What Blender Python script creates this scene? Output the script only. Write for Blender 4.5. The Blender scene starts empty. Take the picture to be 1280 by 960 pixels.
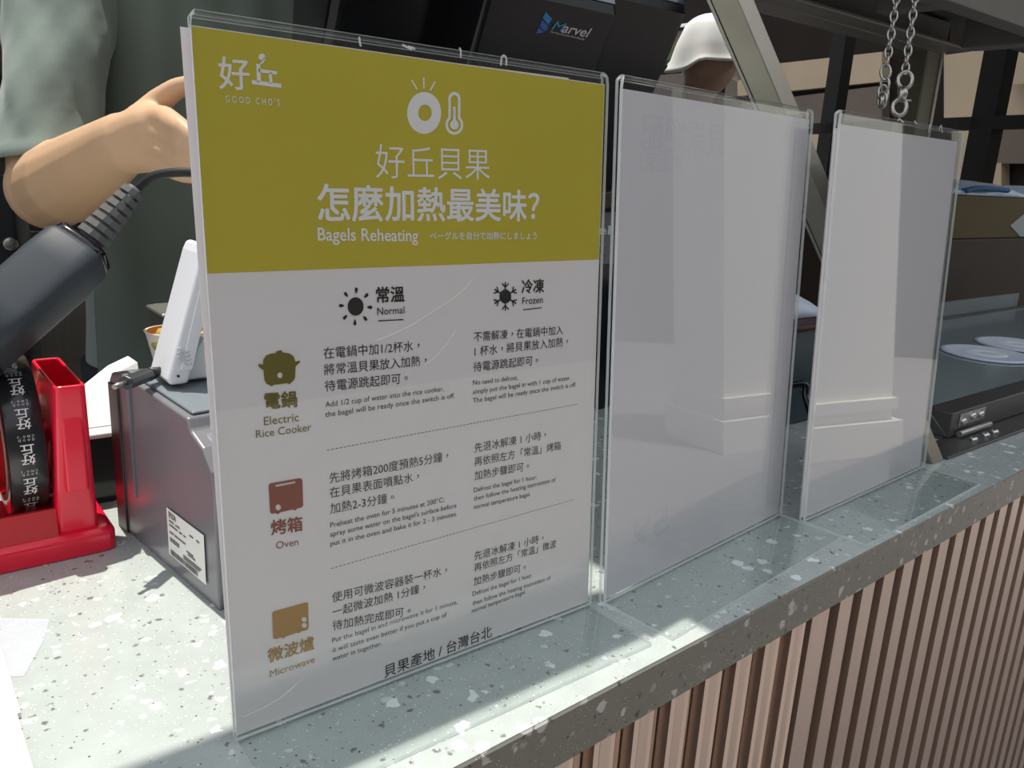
import bpy, bmesh, math, random
from mathutils import Vector, Matrix, Euler
random.seed(7)
sc = bpy.context.scene
COL = sc.collection

# ------------------------------------------------------------------ camera
FPX = 1022.93
cam_d = bpy.data.cameras.new('camera'); cam = bpy.data.objects.new('camera', cam_d); COL.objects.link(cam)
cam_d.sensor_width = 36.0; cam_d.lens = 36.0 * FPX / 1280; cam_d.clip_start = 0.02
CE = Euler((1.3113, -0.0522, -0.6628)); CL = Vector((-0.1038, -0.3074, 0.2512))
cam.location = CL; cam.rotation_euler = CE
sc.camera = cam
# ------------------------------------------------------------------ world, sun, exposure
w = bpy.data.worlds.new('sky'); sc.world = w; w.use_nodes = True
bg = w.node_tree.nodes['Background']; bg.inputs[0].default_value = (0.88, 0.93, 1.0, 1); bg.inputs[1].default_value = .98
sd = bpy.data.lights.new('sun', 'SUN'); sun = bpy.data.objects.new('sun', sd); COL.objects.link(sun)
sd.energy = 4.6; sd.angle = math.radians(0.53); sd.color = (1.0, 0.95, 0.86)
sun.rotation_euler = (-math.atan(0.2), 0, 0)
sun.location = (0, 1, 4)
sc.view_settings.view_transform = 'Standard'; sc.view_settings.look = 'None'
sc.view_settings.gamma = 1.0; sc.view_settings.use_curve_mapping = False
sc.view_settings.exposure = 0.2

# ------------------------------------------------------------------ pixel geometry helpers (photo pixels -> points at a chosen distance or plane)
RM = CE.to_matrix()
def ray(px, py): return RM @ Vector(((px-640)/FPX, -(py-480)/FPX, -1.0))
def at(px, py, t): return CL + ray(px, py)*t
def onz(px, py, z=0.0):
    v = ray(px, py); return CL + v*((z-CL.z)/v.z)
def ony(px, py, y):
    v = ray(px, py); return CL + v*((y-CL.y)/v.y)
def onplane(px, py, p, n):
    v = ray(px, py); return CL + v*((Vector(p)-CL).dot(n)/v.dot(n))

# ------------------------------------------------------------------ materials
MATS = {}
def pmat(name, col, rough=0.5, metal=0.0, spec=0.5, noise=0.0, scale=40.0, bump=0.0, stretch=None, sheen=0.0, sss=0.0, coat=0.0):
    if name in MATS: return MATS[name]
    m = bpy.data.materials.new(name); m.use_nodes = True; nt = m.node_tree; b = nt.nodes['Principled BSDF']
    b.inputs['Base Color'].default_value = (*col, 1); b.inputs['Roughness'].default_value = rough
    b.inputs['Metallic'].default_value = metal; b.inputs['Specular IOR Level'].default_value = spec
    b.inputs['Sheen Weight'].default_value = sheen; b.inputs['Coat Weight'].default_value = coat
    if sss:
        b.inputs['Subsurface Weight'].default_value = sss; b.inputs['Subsurface Radius'].default_value = (.01, .004, .002)
    if noise or bump:
        tc = nt.nodes.new('ShaderNodeTexCoord'); mp = nt.nodes.new('ShaderNodeMapping')
        if stretch: mp.inputs['Scale'].default_value = stretch
        nz = nt.nodes.new('ShaderNodeTexNoise'); nz.inputs['Scale'].default_value = scale; nz.inputs['Detail'].default_value = 5
        nt.links.new(tc.outputs['Object'], mp.inputs[0]); nt.links.new(mp.outputs[0], nz.inputs[0])
        if noise:
            mx = nt.nodes.new('ShaderNodeMix'); mx.data_type = 'RGBA'
            mx.inputs[6].default_value = (*[c*(1-noise) for c in col], 1)
            mx.inputs[7].default_value = (*[min(1, c*(1+noise)) for c in col], 1)
            nt.links.new(nz.outputs[0], mx.inputs[0]); nt.links.new(mx.outputs[2], b.inputs['Base Color'])
        if bump:
            bp = nt.nodes.new('ShaderNodeBump'); bp.inputs['Strength'].default_value = bump; bp.inputs['Distance'].default_value = 0.002
            nt.links.new(nz.outputs[0], bp.inputs['Height']); nt.links.new(bp.outputs[0], b.inputs['Normal'])
    MATS[name] = m; return m

def terrazzo(name, base, white, dark, rough, chip_scale=105.0):
    m = bpy.data.materials.new(name); m.use_nodes = True; nt = m.node_tree; N = nt.nodes; L = nt.links
    b = N['Principled BSDF']; b.inputs['Roughness'].default_value = rough
    tc = N.new('ShaderNodeTexCoord')
    nz = N.new('ShaderNodeTexNoise'); nz.inputs['Scale'].default_value = 260; nz.inputs['Detail'].default_value = 3
    L.new(tc.outputs['Object'], nz.inputs[0])
    dv = N.new('ShaderNodeVectorMath'); dv.operation = 'SCALE'; dv.inputs['Scale'].default_value = 0.006
    L.new(nz.outputs['Color'], dv.inputs[0])
    ad = N.new('ShaderNodeVectorMath'); L.new(tc.outputs['Object'], ad.inputs[0]); L.new(dv.outputs[0], ad.inputs[1])
    last = None
    bn = N.new('ShaderNodeTexNoise'); bn.inputs['Scale'].default_value = 55; bn.inputs['Detail'].default_value = 6
    L.new(tc.outputs['Object'], bn.inputs[0])
    mx = N.new('ShaderNodeMix'); mx.data_type = 'RGBA'
    mx.inputs[6].default_value = (*[c*0.86 for c in base], 1); mx.inputs[7].default_value = (*[c*1.12 for c in base], 1)
    L.new(bn.outputs[0], mx.inputs[0]); last = mx.outputs[2]
    def chips(scale, thr_cell, size, colr, off, last, soft=0.02, vec=None):
        mp = N.new('ShaderNodeMapping'); mp.inputs['Location'].default_value = (off, off*1.7, off*.6)
        L.new((vec or ad.outputs[0]), mp.inputs[0])
        v = N.new('ShaderNodeTexVoronoi'); v.inputs['Scale'].default_value = scale; v.inputs['Randomness'].default_value = 1
        L.new(mp.outputs[0], v.inputs['Vector'])
        sp = N.new('ShaderNodeSeparateColor'); L.new(v.outputs['Color'], sp.inputs[0])
        gt = N.new('ShaderNodeMath'); gt.operation = 'GREATER_THAN'; gt.inputs[1].default_value = thr_cell; L.new(sp.outputs[0], gt.inputs[0])
        # radius of the chip varies per cell
        rs = N.new('ShaderNodeMath'); rs.operation = 'MULTIPLY_ADD'; rs.inputs[1].default_value = size*.8; rs.inputs[2].default_value = size*.45; L.new(sp.outputs[1], rs.inputs[0])
        sb = N.new('ShaderNodeMath'); sb.operation = 'SUBTRACT'; L.new(rs.outputs[0], sb.inputs[0]); L.new(v.outputs['Distance'], sb.inputs[1])
        mr = N.new('ShaderNodeMapRange'); mr.inputs[1].default_value = 0; mr.inputs[2].default_value = soft; L.new(sb.outputs[0], mr.inputs[0])
        ml = N.new('ShaderNodeMath'); ml.operation = 'MULTIPLY'; L.new(mr.outputs[0], ml.inputs[0]); L.new(gt.outputs[0], ml.inputs[1])
        m2 = N.new('ShaderNodeMix'); m2.data_type = 'RGBA'; L.new(ml.outputs[0], m2.inputs[0]); L.new(last, m2.inputs[6]); m2.inputs[7].default_value = (*colr, 1)
        return m2.outputs[2]
    last = chips(230, .86, .40, dark, 3.1, last, .2)
    last = chips(chip_scale, .80, .36, tuple((a+c)/2 for a, c in zip(white, base)), 1.3, last, .12)
    last = chips(chip_scale*.8, .86, .44, white, 0.0, last, .06)
    last = chips(900, .88, .36, white, 5.7, last, .1, tc.outputs['Object'])
    last = chips(600, .93, .32, tuple(c*.45 for c in dark), 8.7, last, .1, tc.outputs['Object'])
    L.new(last, b.inputs['Base Color'])
    return m

def acrylic_mat(name, tint=(.97, .985, .98), rough=0.015):
    m = bpy.data.materials.new(name); m.use_nodes = True; nt = m.node_tree; N = nt.nodes; L = nt.links
    N.remove(N['Principled BSDF']); out = N['Material Output']
    g = N.new('ShaderNodeNewGeometry'); d = N.new('ShaderNodeVectorMath'); d.operation = 'DOT_PRODUCT'
    L.new(g.outputs['Incoming'], d.inputs[0]); L.new(g.outputs['Normal'], d.inputs[1])
    a = N.new('ShaderNodeMath'); a.operation = 'ABSOLUTE'; L.new(d.outputs['Value'], a.inputs[0])
    s = N.new('ShaderNodeMath'); s.operation = 'SUBTRACT'; s.inputs[0].default_value = 1; L.new(a.outputs[0], s.inputs[1])
    p = N.new('ShaderNodeMath'); p.operation = 'POWER'; p.inputs[1].default_value = 4.4; L.new(s.outputs[0], p.inputs[0])
    q = N.new('ShaderNodeMath'); q.operation = 'MULTIPLY_ADD'; q.inputs[1].default_value = .955; q.inputs[2].default_value = .042; L.new(p.outputs[0], q.inputs[0])
    t = N.new('ShaderNodeBsdfTransparent'); t.inputs[0].default_value = (*tint, 1)
    gl = N.new('ShaderNodeBsdfGlossy'); gl.inputs['Roughness'].default_value = rough
    mx = N.new('ShaderNodeMixShader'); L.new(q.outputs[0], mx.inputs[0]); L.new(t.outputs[0], mx.inputs[1]); L.new(gl.outputs[0], mx.inputs[2])
    L.new(mx.outputs[0], out.inputs[0]); return m

def frosted(name, col, amount):
    m = bpy.data.materials.new(name); m.use_nodes = True; nt = m.node_tree; N = nt.nodes; L = nt.links
    b = N['Principled BSDF']; b.inputs['Base Color'].default_value = (*col, 1); b.inputs['Roughness'].default_value = .25
    t = N.new('ShaderNodeBsdfTransparent'); mx = N.new('ShaderNodeMixShader'); mx.inputs[0].default_value = amount
    L.new(t.outputs[0], mx.inputs[1]); L.new(b.outputs[0], mx.inputs[2]); L.new(mx.outputs[0], N['Material Output'].inputs[0]); return m

def paper_mat(name, col, trans=0.15):
    m = bpy.data.materials.new(name); m.use_nodes = True; nt = m.node_tree; N = nt.nodes; L = nt.links
    b = N['Principled BSDF']; b.inputs['Roughness'].default_value = .75; b.inputs['Specular IOR Level'].default_value = .2
    tc = N.new('ShaderNodeTexCoord'); nz = N.new('ShaderNodeTexNoise'); nz.inputs['Scale'].default_value = 9; nz.inputs['Detail'].default_value = 3
    L.new(tc.outputs['Object'], nz.inputs[0]); mx0 = N.new('ShaderNodeMix'); mx0.data_type = 'RGBA'
    mx0.inputs[6].default_value = (*[c*.985 for c in col], 1); mx0.inputs[7].default_value = (*col, 1); L.new(nz.outputs[0], mx0.inputs[0])
    L.new(mx0.outputs[2], b.inputs['Base Color'])
    t = N.new('ShaderNodeBsdfTranslucent'); t.inputs[0].default_value = (*col, 1)
    mx = N.new('ShaderNodeMixShader'); mx.inputs[0].default_value = trans
    L.new(b.outputs[0], mx.inputs[1]); L.new(t.outputs[0], mx.inputs[2]); L.new(mx.outputs[0], N['Material Output'].inputs[0]); return m

# ------------------------------------------------------------------ mesh helpers
class MB:
    def __init__(s): s.v = []; s.f = []; s.mi = []; s.sm = []
    def add(s, vs, fs, mi=0, smooth=False):
        n = len(s.v); s.v += [Vector(p) for p in vs]; s.f += [tuple(i+n for i in f) for f in fs]
        s.mi += [mi]*len(fs); s.sm += [smooth]*len(fs); return s
    def box(s, lo, hi, mi=0, M=None):
        x0, y0, z0 = lo; x1, y1, z1 = hi
        vs = [Vector(p) for p in ((x0,y0,z0),(x1,y0,z0),(x1,y1,z0),(x0,y1,z0),(x0,y0,z1),(x1,y0,z1),(x1,y1,z1),(x0,y1,z1))]
        if M: vs = [M @ p for p in vs]
        return s.add(vs, [(0,3,2,1),(4,5,6,7),(0,1,5,4),(1,2,6,5),(2,3,7,6),(3,0,4,7)], mi)
    def tube(s, pts, r, n=12, mi=0, cap=True, smooth=True, aspect=1.0):
        pts = [Vector(p) for p in pts]; k = len(pts); rs = r if isinstance(r, (list, tuple)) else [r]*k
        up = None; rings = []
        for i, p in enumerate(pts):
            d = (pts[min(i+1, k-1)]-pts[max(i-1, 0)]).normalized()
            if up is None:
                up = d.orthogonal().normalized() if abs(d.z) > .95 else (Vector((0,0,1))-d*d.z).normalized()
            else: up = (up-d*up.dot(d)).normalized()
            sd_ = d.cross(up)
            rings.append([p+(up*math.cos(a)*aspect+sd_*math.sin(a))*rs[i] for a in [2*math.pi*j/n for j in range(n)]])
        vs = [q for R_ in rings for q in R_]
        fs = [(i*n+j, i*n+(j+1) % n, (i+1)*n+(j+1) % n, (i+1)*n+j) for i in range(k-1) for j in range(n)]
        s.add(vs, fs, mi, smooth)
        if cap: s.add(rings[0], [tuple(range(n-1, -1, -1))], mi); s.add(rings[-1], [tuple(range(n))], mi)
        return s
    def lathe(s, prof, c, n=32, mi=0, axis=None):
        c = Vector(c); vs = []; k = len(prof)
        for r, z in prof:
            for j in range(n):
                a = 2*math.pi*j/n; p = Vector((r*math.cos(a), r*math.sin(a), z))
                vs.append(c+(axis @ p if axis else p))
        fs = [(i*n+j, i*n+(j+1) % n, (i+1)*n+(j+1) % n, (i+1)*n+j) for i in range(k-1) for j in range(n)]
        return s.add(vs, fs, mi, True)
    def prism(s, poly, d, mi=0):     # poly: 3-D points, extruded by d
        poly = [Vector(p) for p in poly]; n = len(poly); d = Vector(d)
        return s.add(poly+[p+d for p in poly], [tuple(range(n-1, -1, -1)), tuple(range(n, 2*n))]+[(i, (i+1) % n, n+(i+1) % n, n+i) for i in range(n)], mi)
    def loft(s, rings, mi=0, cap=True, smooth=True, closed=True):
        n = len(rings[0]); k = len(rings); vs = [q for R_ in rings for q in R_]
        m = n if closed else n-1
        s.add(vs, [(i*n+j, i*n+(j+1) % n, (i+1)*n+(j+1) % n, (i+1)*n+j) for i in range(k-1) for j in range(m)], mi, smooth)
        if cap: s.add(rings[0], [tuple(range(n-1, -1, -1))], mi); s.add(rings[-1], [tuple(range(n))], mi)
        return s
    def build(s, name, mats, parent=None, bevel=0.0, seg=2, fixn=True, origin=None, solid=0, subsurf=0, local=False):
        me = bpy.data.meshes.new(name)
        o0 = Vector(origin) if origin is not None else Vector((0,0,0))
        me.from_pydata([tuple(p-o0) for p in s.v], [], s.f)
        for m in (mats if isinstance(mats, (list, tuple)) else [mats]): me.materials.append(m)
        for p, mi, sm in zip(me.polygons, s.mi, s.sm): p.material_index = mi; p.use_smooth = sm
        if fixn:
            bm = bmesh.new(); bm.from_mesh(me); bmesh.ops.remove_doubles(bm, verts=bm.verts, dist=1e-6)
            bmesh.ops.recalc_face_normals(bm, faces=bm.faces); bm.to_mesh(me); bm.free()
        o = bpy.data.objects.new(name, me); COL.objects.link(o)
        if origin is not None: o.location = o0
        if parent is not None:
            o.parent = parent
            if origin is None and not local: o.matrix_parent_inverse = world(parent).inverted()
        if bevel:
            b = o.modifiers.new('bevel', 'BEVEL'); b.width = bevel; b.segments = seg; b.limit_method = 'ANGLE'; b.angle_limit = math.radians(40)
        if solid:
            q = o.modifiers.new('solid', 'SOLIDIFY'); q.thickness = solid; q.offset = 0
        if subsurf:
            q = o.modifiers.new('sub', 'SUBSURF'); q.levels = q.render_levels = subsurf
        return o
def world(o):
    M = Matrix.LocRotScale(o.location, o.rotation_euler, o.scale)
    return world(o.parent) @ o.matrix_parent_inverse @ M if o.parent else M
def tag(o, label=None, cat=None, group=None, kind=None):
    if label: o['label'] = label
    if cat: o['category'] = cat
    if group: o['group'] = group
    if kind: o['kind'] = kind
    return o
def thing(name, loc, label, cat, rz=0.0, group=None, lean=0.0):
    o = bpy.data.objects.new(name, None); COL.objects.link(o); o.location = loc; o.rotation_euler = (lean, 0, rz); o.empty_display_size = .03
    return tag(o, label, cat, group)
def structure(name, mb, m, **k): return tag(mb.build(name, m, **k), kind='structure')

# ------------------------------------------------------------------ palette
M_TOP = terrazzo('terrazzo_top', (.42, .462, .443), (.78, .82, .82), (.16, .17, .15), .16, 150.0)
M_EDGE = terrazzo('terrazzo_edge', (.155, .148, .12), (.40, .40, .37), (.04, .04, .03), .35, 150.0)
M_COR = pmat('coppery_sheet', (.66, .54, .455), .32, .92, noise=.12, scale=12, stretch=(6, 6, .4))
M_ACR = acrylic_mat('clear_acrylic')
M_AED = frosted('acrylic_cut_edge', (.80, .84, .82), .62)
M_ABD = frosted('acrylic_bend_glint', (.86, .88, .88), .5)  # sun glint along the top fold put in as a whitish material
M_SCR = frosted('acrylic_scratch', (.95, .95, .92), .55)
M_PAPER = paper_mat('sheet_white', (.81, .755, .755), .04)
M_PAPER2 = paper_mat('sheet_white_thin', (.76, .725, .765), .12)
M_OLIVE = pmat('print_olive_green', (.535, .43, .036), .6, spec=.25, noise=.06, scale=14)
M_PWHITE = pmat('print_white', (.82, .775, .775), .7, spec=.2)
M_INK = pmat('print_black', (.022, .02, .02), .7, spec=.2)
M_INKOL = pmat('print_dark_olive', (.16, .13, .02), .7, spec=.2)
M_INKBR = pmat('print_brown_red', (.25, .055, .025), .7, spec=.2)
M_INKGD = pmat('print_gold', (.40, .22, .05), .7, spec=.2)
M_GHOST = pmat('print_show_through', (.675, .635, .675), .7, spec=.2)
M_BLACK = pmat('black_plastic', (.012, .012, .014), .42, spec=.4)
M_BLACKG = pmat('black_gloss', (.010, .010, .012), .12, spec=.5)
M_STEEL = pmat('brushed_steel', (.42, .41, .38), .36, .85, noise=.15, scale=30, stretch=(1, 1, 8))
M_DSTEEL = pmat('dark_steel', (.10, .098, .095), .35, .6, noise=.2, scale=30)
M_RACK = pmat('grey_painted_steel', (.155, .148, .132), .5, .3, noise=.1, scale=20)
M_DARK = pmat('dark_wall_paint', (.022, .021, .02), .8, noise=.2, scale=6)

# ------------------------------------------------------------------ SETTING
FZ = -0.92
# floor / pavement
structure('floor', MB().box((-12, -9, FZ-.1), (14, 9, FZ)), pmat('paving', (.22, .20, .20), .8, noise=.12, scale=3))
# roof over the right part of the counter, and the shop ceiling further back
ROOFX = .252
structure('ceiling', MB().box((ROOFX, -.16, 1.05), (3.2, 1.15, 1.10)).box((-3, 1.06, 1.35), (ROOFX, 3.2, 1.40)).box((ROOFX, 1.15, 1.05), (1.60, 2.6, 1.10)), M_DARK)
# awning rail whose shadow lies along the counter
structure('trim_1', MB().box((-3, .148, .90), (ROOFX-.02, .193, .94)), M_STEEL)
structure('wall_back', MB().box((-3, 2.3, FZ), (1.95, 2.4, 1.35)), M_DARK)
structure('wall_left', MB().box((-3.1, .9, FZ), (-3.0, 2.4, 1.35)), M_DARK)

# building across the walkway (seen only as reflections in the acrylic)
structure('wall_front', MB().box((-12, -6.4, FZ), (12, -6.0, 3.4)), pmat('dark_brick', (.10, .09, .085), .85, noise=.2, scale=5))  # evenly dark brick, same colour as the far wall
pl = MB().box((-.265, -.25, FZ), (.265, .25, 3.0)).box((-.3, -.3, FZ), (.3, .3, FZ+.18)).box((-.28, -.28, FZ+.24), (.28, .28, FZ+.30))
p_ = pl.build('trim_2', pmat('cream_plaster', (.86, .82, .74), .7, noise=.04, scale=5)); p_.location = (4.19, -1.76, 0); p_.rotation_euler = (0, 0, math.radians(30)); tag(p_, kind='structure')

structure('wall_far', MB().box((8.0, -7, FZ), (8.4, -1.2, 3.4)), pmat('dark_brick', (.10, .09, .085), .85, noise=.2, scale=5))
# facade of the building beyond, to the right, running away from the viewer
hv = ray(238, 187); hv.z = 0; hv.normalize(); FN = Vector((hv.y, -hv.x, 0)); FP = at(1100, 90, 5.0)
def fac(px, py, off=0.0): return onplane(px, py, FP-FN*off, FN)
fb = MB()
a0 = FP-hv*1.6; a1 = FP+hv*6
fb.prism([(a0.x, a0.y, FZ), (a1.x, a1.y, FZ), (a1.x, a1.y, 3.2), (a0.x, a0.y, 3.2)], FN*.2)
fac_root = structure('wall_right', fb, pmat('dark_glass_wall', (.012, .009, .007), .75, spec=.08, noise=.3, scale=2))
def fpanel(name, quad, m, th=.06):
    pts = [fac(*q) for q in quad]; return MB().prism(pts, -FN*th).build(name, m, fac_root)
M_BEI = pmat('beige_cladding', (.30, .235, .155), .75, noise=.18, scale=3)
M_BRN = pmat('brown_cladding', (.075, .056, .042), .75, noise=.25, scale=4)
for q in ([(930, 86), (1112, 66), (1112, 103), (930, 121)], [(1000, 172), (1060, 164), (1060, 300), (1000, 300)], [(1190, 62), (1300, 48), (1300, 150), (1190, 150)],
          [(1200, 163), (1228, 163), (1228, 240), (1200, 240)], [(1228, 206), (1262, 204), (1262, 240), (1228, 240)]):
    fpanel('cladding_panel', q, M_BEI)
for q in ([(1252, 108), (1320, 104), (1320, 205), (1252, 205)], [(935, 130), (1112, 108), (1112, 160), (935, 170)], [(830, 42), (930, 34), (930, 62), (830, 72)], [(815, 96), (930, 86), (930, 121), (815, 131)]):
    fpanel('cladding_panel', q, M_BRN)
for q in ([(858, 31), (872, 29), (872, 32), (858, 35)], [(877, 29), (890, 27), (890, 31), (877, 32)]):
    fpanel('window_sill', q, M_PWHITE)
tag(MB().prism([fac(836, 64, .3), fac(860, 58, .3), fac(864, 76, .3), (fac(832, 82, .3))], -FN*.15).build('hedge_box', pmat('dim_hedge', (.05, .07, .025), .9, noise=.5, scale=20), fac_root))

# black window frame of the shop side
WP = at(1240, 120, 2.6)
def wf(px, py): return onplane(px, py, WP, FN)
fr = MB()
def mull(px, py, wd):
    p = wf(px, py); fr.prism([p-hv*wd/2+Vector((0,0,FZ-p.z)), p+hv*wd/2+Vector((0,0,FZ-p.z)), p+hv*wd/2+Vector((0,0,1.05-p.z)), p-hv*wd/2+Vector((0,0,1.05-p.z))], FN*.05)
mull(1047, 60, .075); mull(1242, 75, .085); mull(900, 30, .06)
for zy, th in ((153, .04), (420, .05)):
    z = wf(1240, zy).z; A = WP-hv*.6; B = WP+hv*1.8
    fr.prism([(A.x, A.y, z-th/2), (B.x, B.y, z-th/2), (B.x, B.y, z+th/2), (A.x, A.y, z+th/2)], FN*.045)
structure('window_1', fr, pmat('black_frame', (.010, .010, .008), .6, spec=.12))

# ------------------------------------------------------------------ COUNTER
ct = thing('service_counter', (0, 0, FZ), 'long speckled grey-green terrazzo service counter with coppery corrugated front', 'counter')
YA = math.atan(.039)
def fy(x, off=0.0): return -0.0633+.039*(x-.1325)+off
LT = .0305
top = MB().prism([(-1.2, fy(-1.2, .0011), -LT), (2.6, fy(2.6, .0011), -LT), (2.6, .62, -LT), (-1.2, .62, -LT)], (0, 0, LT))
top.build('countertop', M_TOP, ct)
lip = MB()
xs = [-1.2, 2.6]
prof = [(.0010, -.0006), (.0, -.0016), (0, -LT), (.0010, -LT)]
rings = [[Vector((x, fy(x)+dy, z)) for dy, z in prof] for x in xs]
lip.loft(rings, smooth=False); lip.build('front_edge', M_EDGE, ct)
# corrugated front: one folded sheet
cor = MB(); PITCH = .0325; x = -.9; pts = []
def ridge(x0, wtop, wgap, depth=.036, bead=True):
    s_ = .002
    pts.extend([(x0, depth), (x0+s_*.6, 0)])
    if bead: pts.extend([(x0+s_+.002, -.0012), (x0+s_+.004, 0), (x0+wtop-.005, 0), (x0+wtop-.003, -.0012), (x0+wtop-.001, 0)])
    else: pts.append((x0+wtop-s_, 0))
    pts.append((x0+wtop, depth)); return x0+wtop+wgap
while x < .372:
    pts.extend([(x, .036), (x+.0004, .009), (x+.0058, .0085)]); x = ridge(x+.006, .0195, .0068)
x = ridge(x, .027, .012, bead=False)
while x < 1.75: x = ridge(x, .0225, .0115, bead=False)
verts = []; fs = []
for zz in (-LT, FZ):
    for (xx, d) in pts: verts.append((xx, fy(xx, .012+d), zz))
n = len(pts)
for i in range(n-1): fs.append((i, i+1, n+i+1, n+i))
cor.add(verts, fs); cor.build('corrugated_front', M_COR, ct, fixn=False)
MB().prism([(-.9, fy(-.9, .052), FZ), (1.75, fy(1.75, .052), FZ), (1.75, .60, FZ), (-.9, .60, FZ)], (0, 0, -FZ-LT)).build('counter_body', M_DSTEEL, ct)

# ------------------------------------------------------------------ ACRYLIC SIGN HOLDERS
W, H, LEAN, FOOT, TH = .2128, .302, .0662, .0481, .0020
GAP = .0056          # outside thickness front to back
def holder(name, label, x, y, yaw):
    r = thing(name, (x, y, 0), label, 'sign holder', yaw)
    up = Vector((0, math.sin(LEAN), math.cos(LEAN))); nb = Vector((0, math.cos(LEAN), -math.sin(LEAN)))
    def P(v, d): return up*v+nb*d     # v up the panel, d towards the back
    def strip(mb, path, inset=None, bend=None):  # path: outer/inner point pairs along the sheet; broad faces slot 0, cut edges slot 1
        k = len(path); vs = []
        for i, (o_, n_) in enumerate(path):
            e = inset[i] if inset else 0
            for q in (o_, n_):
                vs.append(Vector((e, 0, 0))+q); vs.append(Vector((W-e, 0, 0))+q)
        for i in range(k-1):
            a = i*4; b = a+4; bm_ = 2 if bend and bend[0] <= i < bend[1] else 0
            mb.add([vs[a], vs[a+1], vs[b+1], vs[b]], [(0, 1, 2, 3)], bm_); mb.add([vs[a+2], vs[a+3], vs[b+3], vs[b+2]], [(3, 2, 1, 0)], bm_)
            mb.add([vs[a], vs[b], vs[b+2], vs[a+2]], [(0, 1, 2, 3)], 1); mb.add([vs[a+1], vs[a+3], vs[b+3], vs[b+1]], [(0, 1, 2, 3)], 1)
        mb.add(vs[0:4], [(0, 1, 3, 2)], 1); e_ = (k-1)*4; mb.add(vs[e_:e_+4], [(0, 2, 3, 1)], 1)
    R_ = GAP/2
    fold = []; ins = []
    for i in range(9):
        a = math.pi*i/8
        c = P(H-R_, R_)
        o_ = c+(-nb*math.cos(a)+up*math.sin(a))*R_; n_ = c+(-nb*math.cos(a)+up*math.sin(a))*(R_-TH)
        fold.append((o_, n_)); ins.append(.0018*math.sin(a)+.0006)
    front = [(P(.0022, 0), P(.0022, TH)), (P(H-R_-.004, 0), P(H-R_-.004, TH))]
    mb = MB(); strip(mb, front+fold, [0, 0]+ins, (5, 7)); mb.build('front_panel', [M_ACR, M_AED, M_ABD], r, local=True)
    mb = MB(); strip(mb, [fold[-1], (P(.004, GAP), P(.004, GAP-TH))], [.0006, 0]); mb.build('back_panel', [M_ACR, M_AED], r, local=True)
    heel = [(P(.004, GAP), P(.004, GAP-TH))]
    for i in range(6):
        a = (math.pi/2)*i/5
        c = Vector((0, GAP-.0026, .0028))
        heel.append((c+Vector((0, math.cos(a), -math.sin(a)))*.0028, c+Vector((0, math.cos(a), -math.sin(a)))*.0008))
    heel.append((Vector((0, -FOOT, 0)), Vector((0, -FOOT, .002))))
    mb = MB(); strip(mb, heel); mb.build('foot', [M_ACR, M_AED], r, local=True)
    return r
S1 = (0.0, 0.0, 0.0); S2 = (.2216, -.0034, .1033); S3 = (.4379, .0008, .0532)
h1 = holder('acrylic_sign_holder', 'clear acrylic stand holding the green and white bagel reheating notice', *S1)
h2 = holder('acrylic_sign_holder', 'clear acrylic stand in the middle, between the green notice and the cream blank sheet', *S2)
h3 = holder('acrylic_sign_holder', 'clear acrylic stand farthest from the green notice, beside the slanted steel strut', *S3)
UP = Vector((0, math.sin(LEAN), math.cos(LEAN))); NB = Vector((0, math.cos(LEAN), -math.sin(LEAN)))
def sheetM(s, d=.0026):
    x, y, yaw = s
    Rz = Matrix.Rotation(yaw, 4, 'Z')
    B = Matrix((( 1, 0, 0, 0), (0, UP.y, NB.y, 0), (0, UP.z, NB.z, 0), (0, 0, 0, 1)))   # local (u, v, depth to the back)
    return Matrix.Translation((x, y, 0)) @ Rz @ B @ Matrix.Translation((0, 0, d))
def uv(s, px, py, d=.0026):
    Mx = sheetM(s, d); n_ = (Mx.to_3x3() @ Vector((0, 0, 1))); q = onplane(px, py, Mx.translation, n_); l = Mx.inverted() @ q
    return l.x, l.y
def sheet(name, label, s, u0, v0, u1, v1, mat, d=.0026, rot=0.0, th=.0004, cat='sheet', waves=0.0):
    Mx = sheetM(s, d) @ Matrix.Rotation(rot, 4, 'Z')
    nx, nz = 10, 14; vs = []
    for j in range(nz+1):
        for i in range(nx+1):
            u = u0+(u1-u0)*i/nx; v = v0+(v1-v0)*j/nz
            vs.append((u, v, 0))
    fs = [(j*(nx+1)+i, j*(nx+1)+i+1, (j+1)*(nx+1)+i+1, (j+1)*(nx+1)+i) for j in range(nz) for i in range(nx)]
    mb = MB(); mb.add(vs, fs); mb.add([(p[0], p[1], th) for p in vs], [f[::-1] for f in fs])
    per = [i for i in range(nx+1)]+[j*(nx+1)+nx for j in range(1, nz+1)]+[nz*(nx+1)+i for i in range(nx-1, -1, -1)]+[j*(nx+1) for j in range(nz-1, 0, -1)]
    k = len(per)
    for i in range(k):
        a, b = vs[per[i]], vs[per[(i+1) % k]]
        mb.add([a, b, (b[0], b[1], th), (a[0], a[1], th)], [(0, 1, 2, 3)])
    o = mb.build(name, mat); o.matrix_world = Mx; loc, q, sc_ = Mx.decompose(); o.location = loc; o.rotation_euler = q.to_euler()
    return tag(o, label, cat)
_, vt = uv(S1, 239.5, 31.5); _, vt2 = uv(S1, 756, 105.5); print('paper top v', vt, vt2, 'header', uv(S1, 260, 342), uv(S1, 751, 324), 'br', uv(S1, 732.7, 760))
PT = (vt+vt2)/2
notice = sheet('printed_notice', 'green-topped white bagel reheating notice printed in Chinese and English', S1, .0005, .0030, W-.0005, PT, M_PAPER, cat='notice')
back1 = sheet('paper_sheet', 'white sheet slipped behind the green notice, sticking out at its left edge', S1, -.0002, .0042, .19, PT-.001, M_PAPER, d=.0031, rot=.0092, th=.0003, cat='paper')
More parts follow.
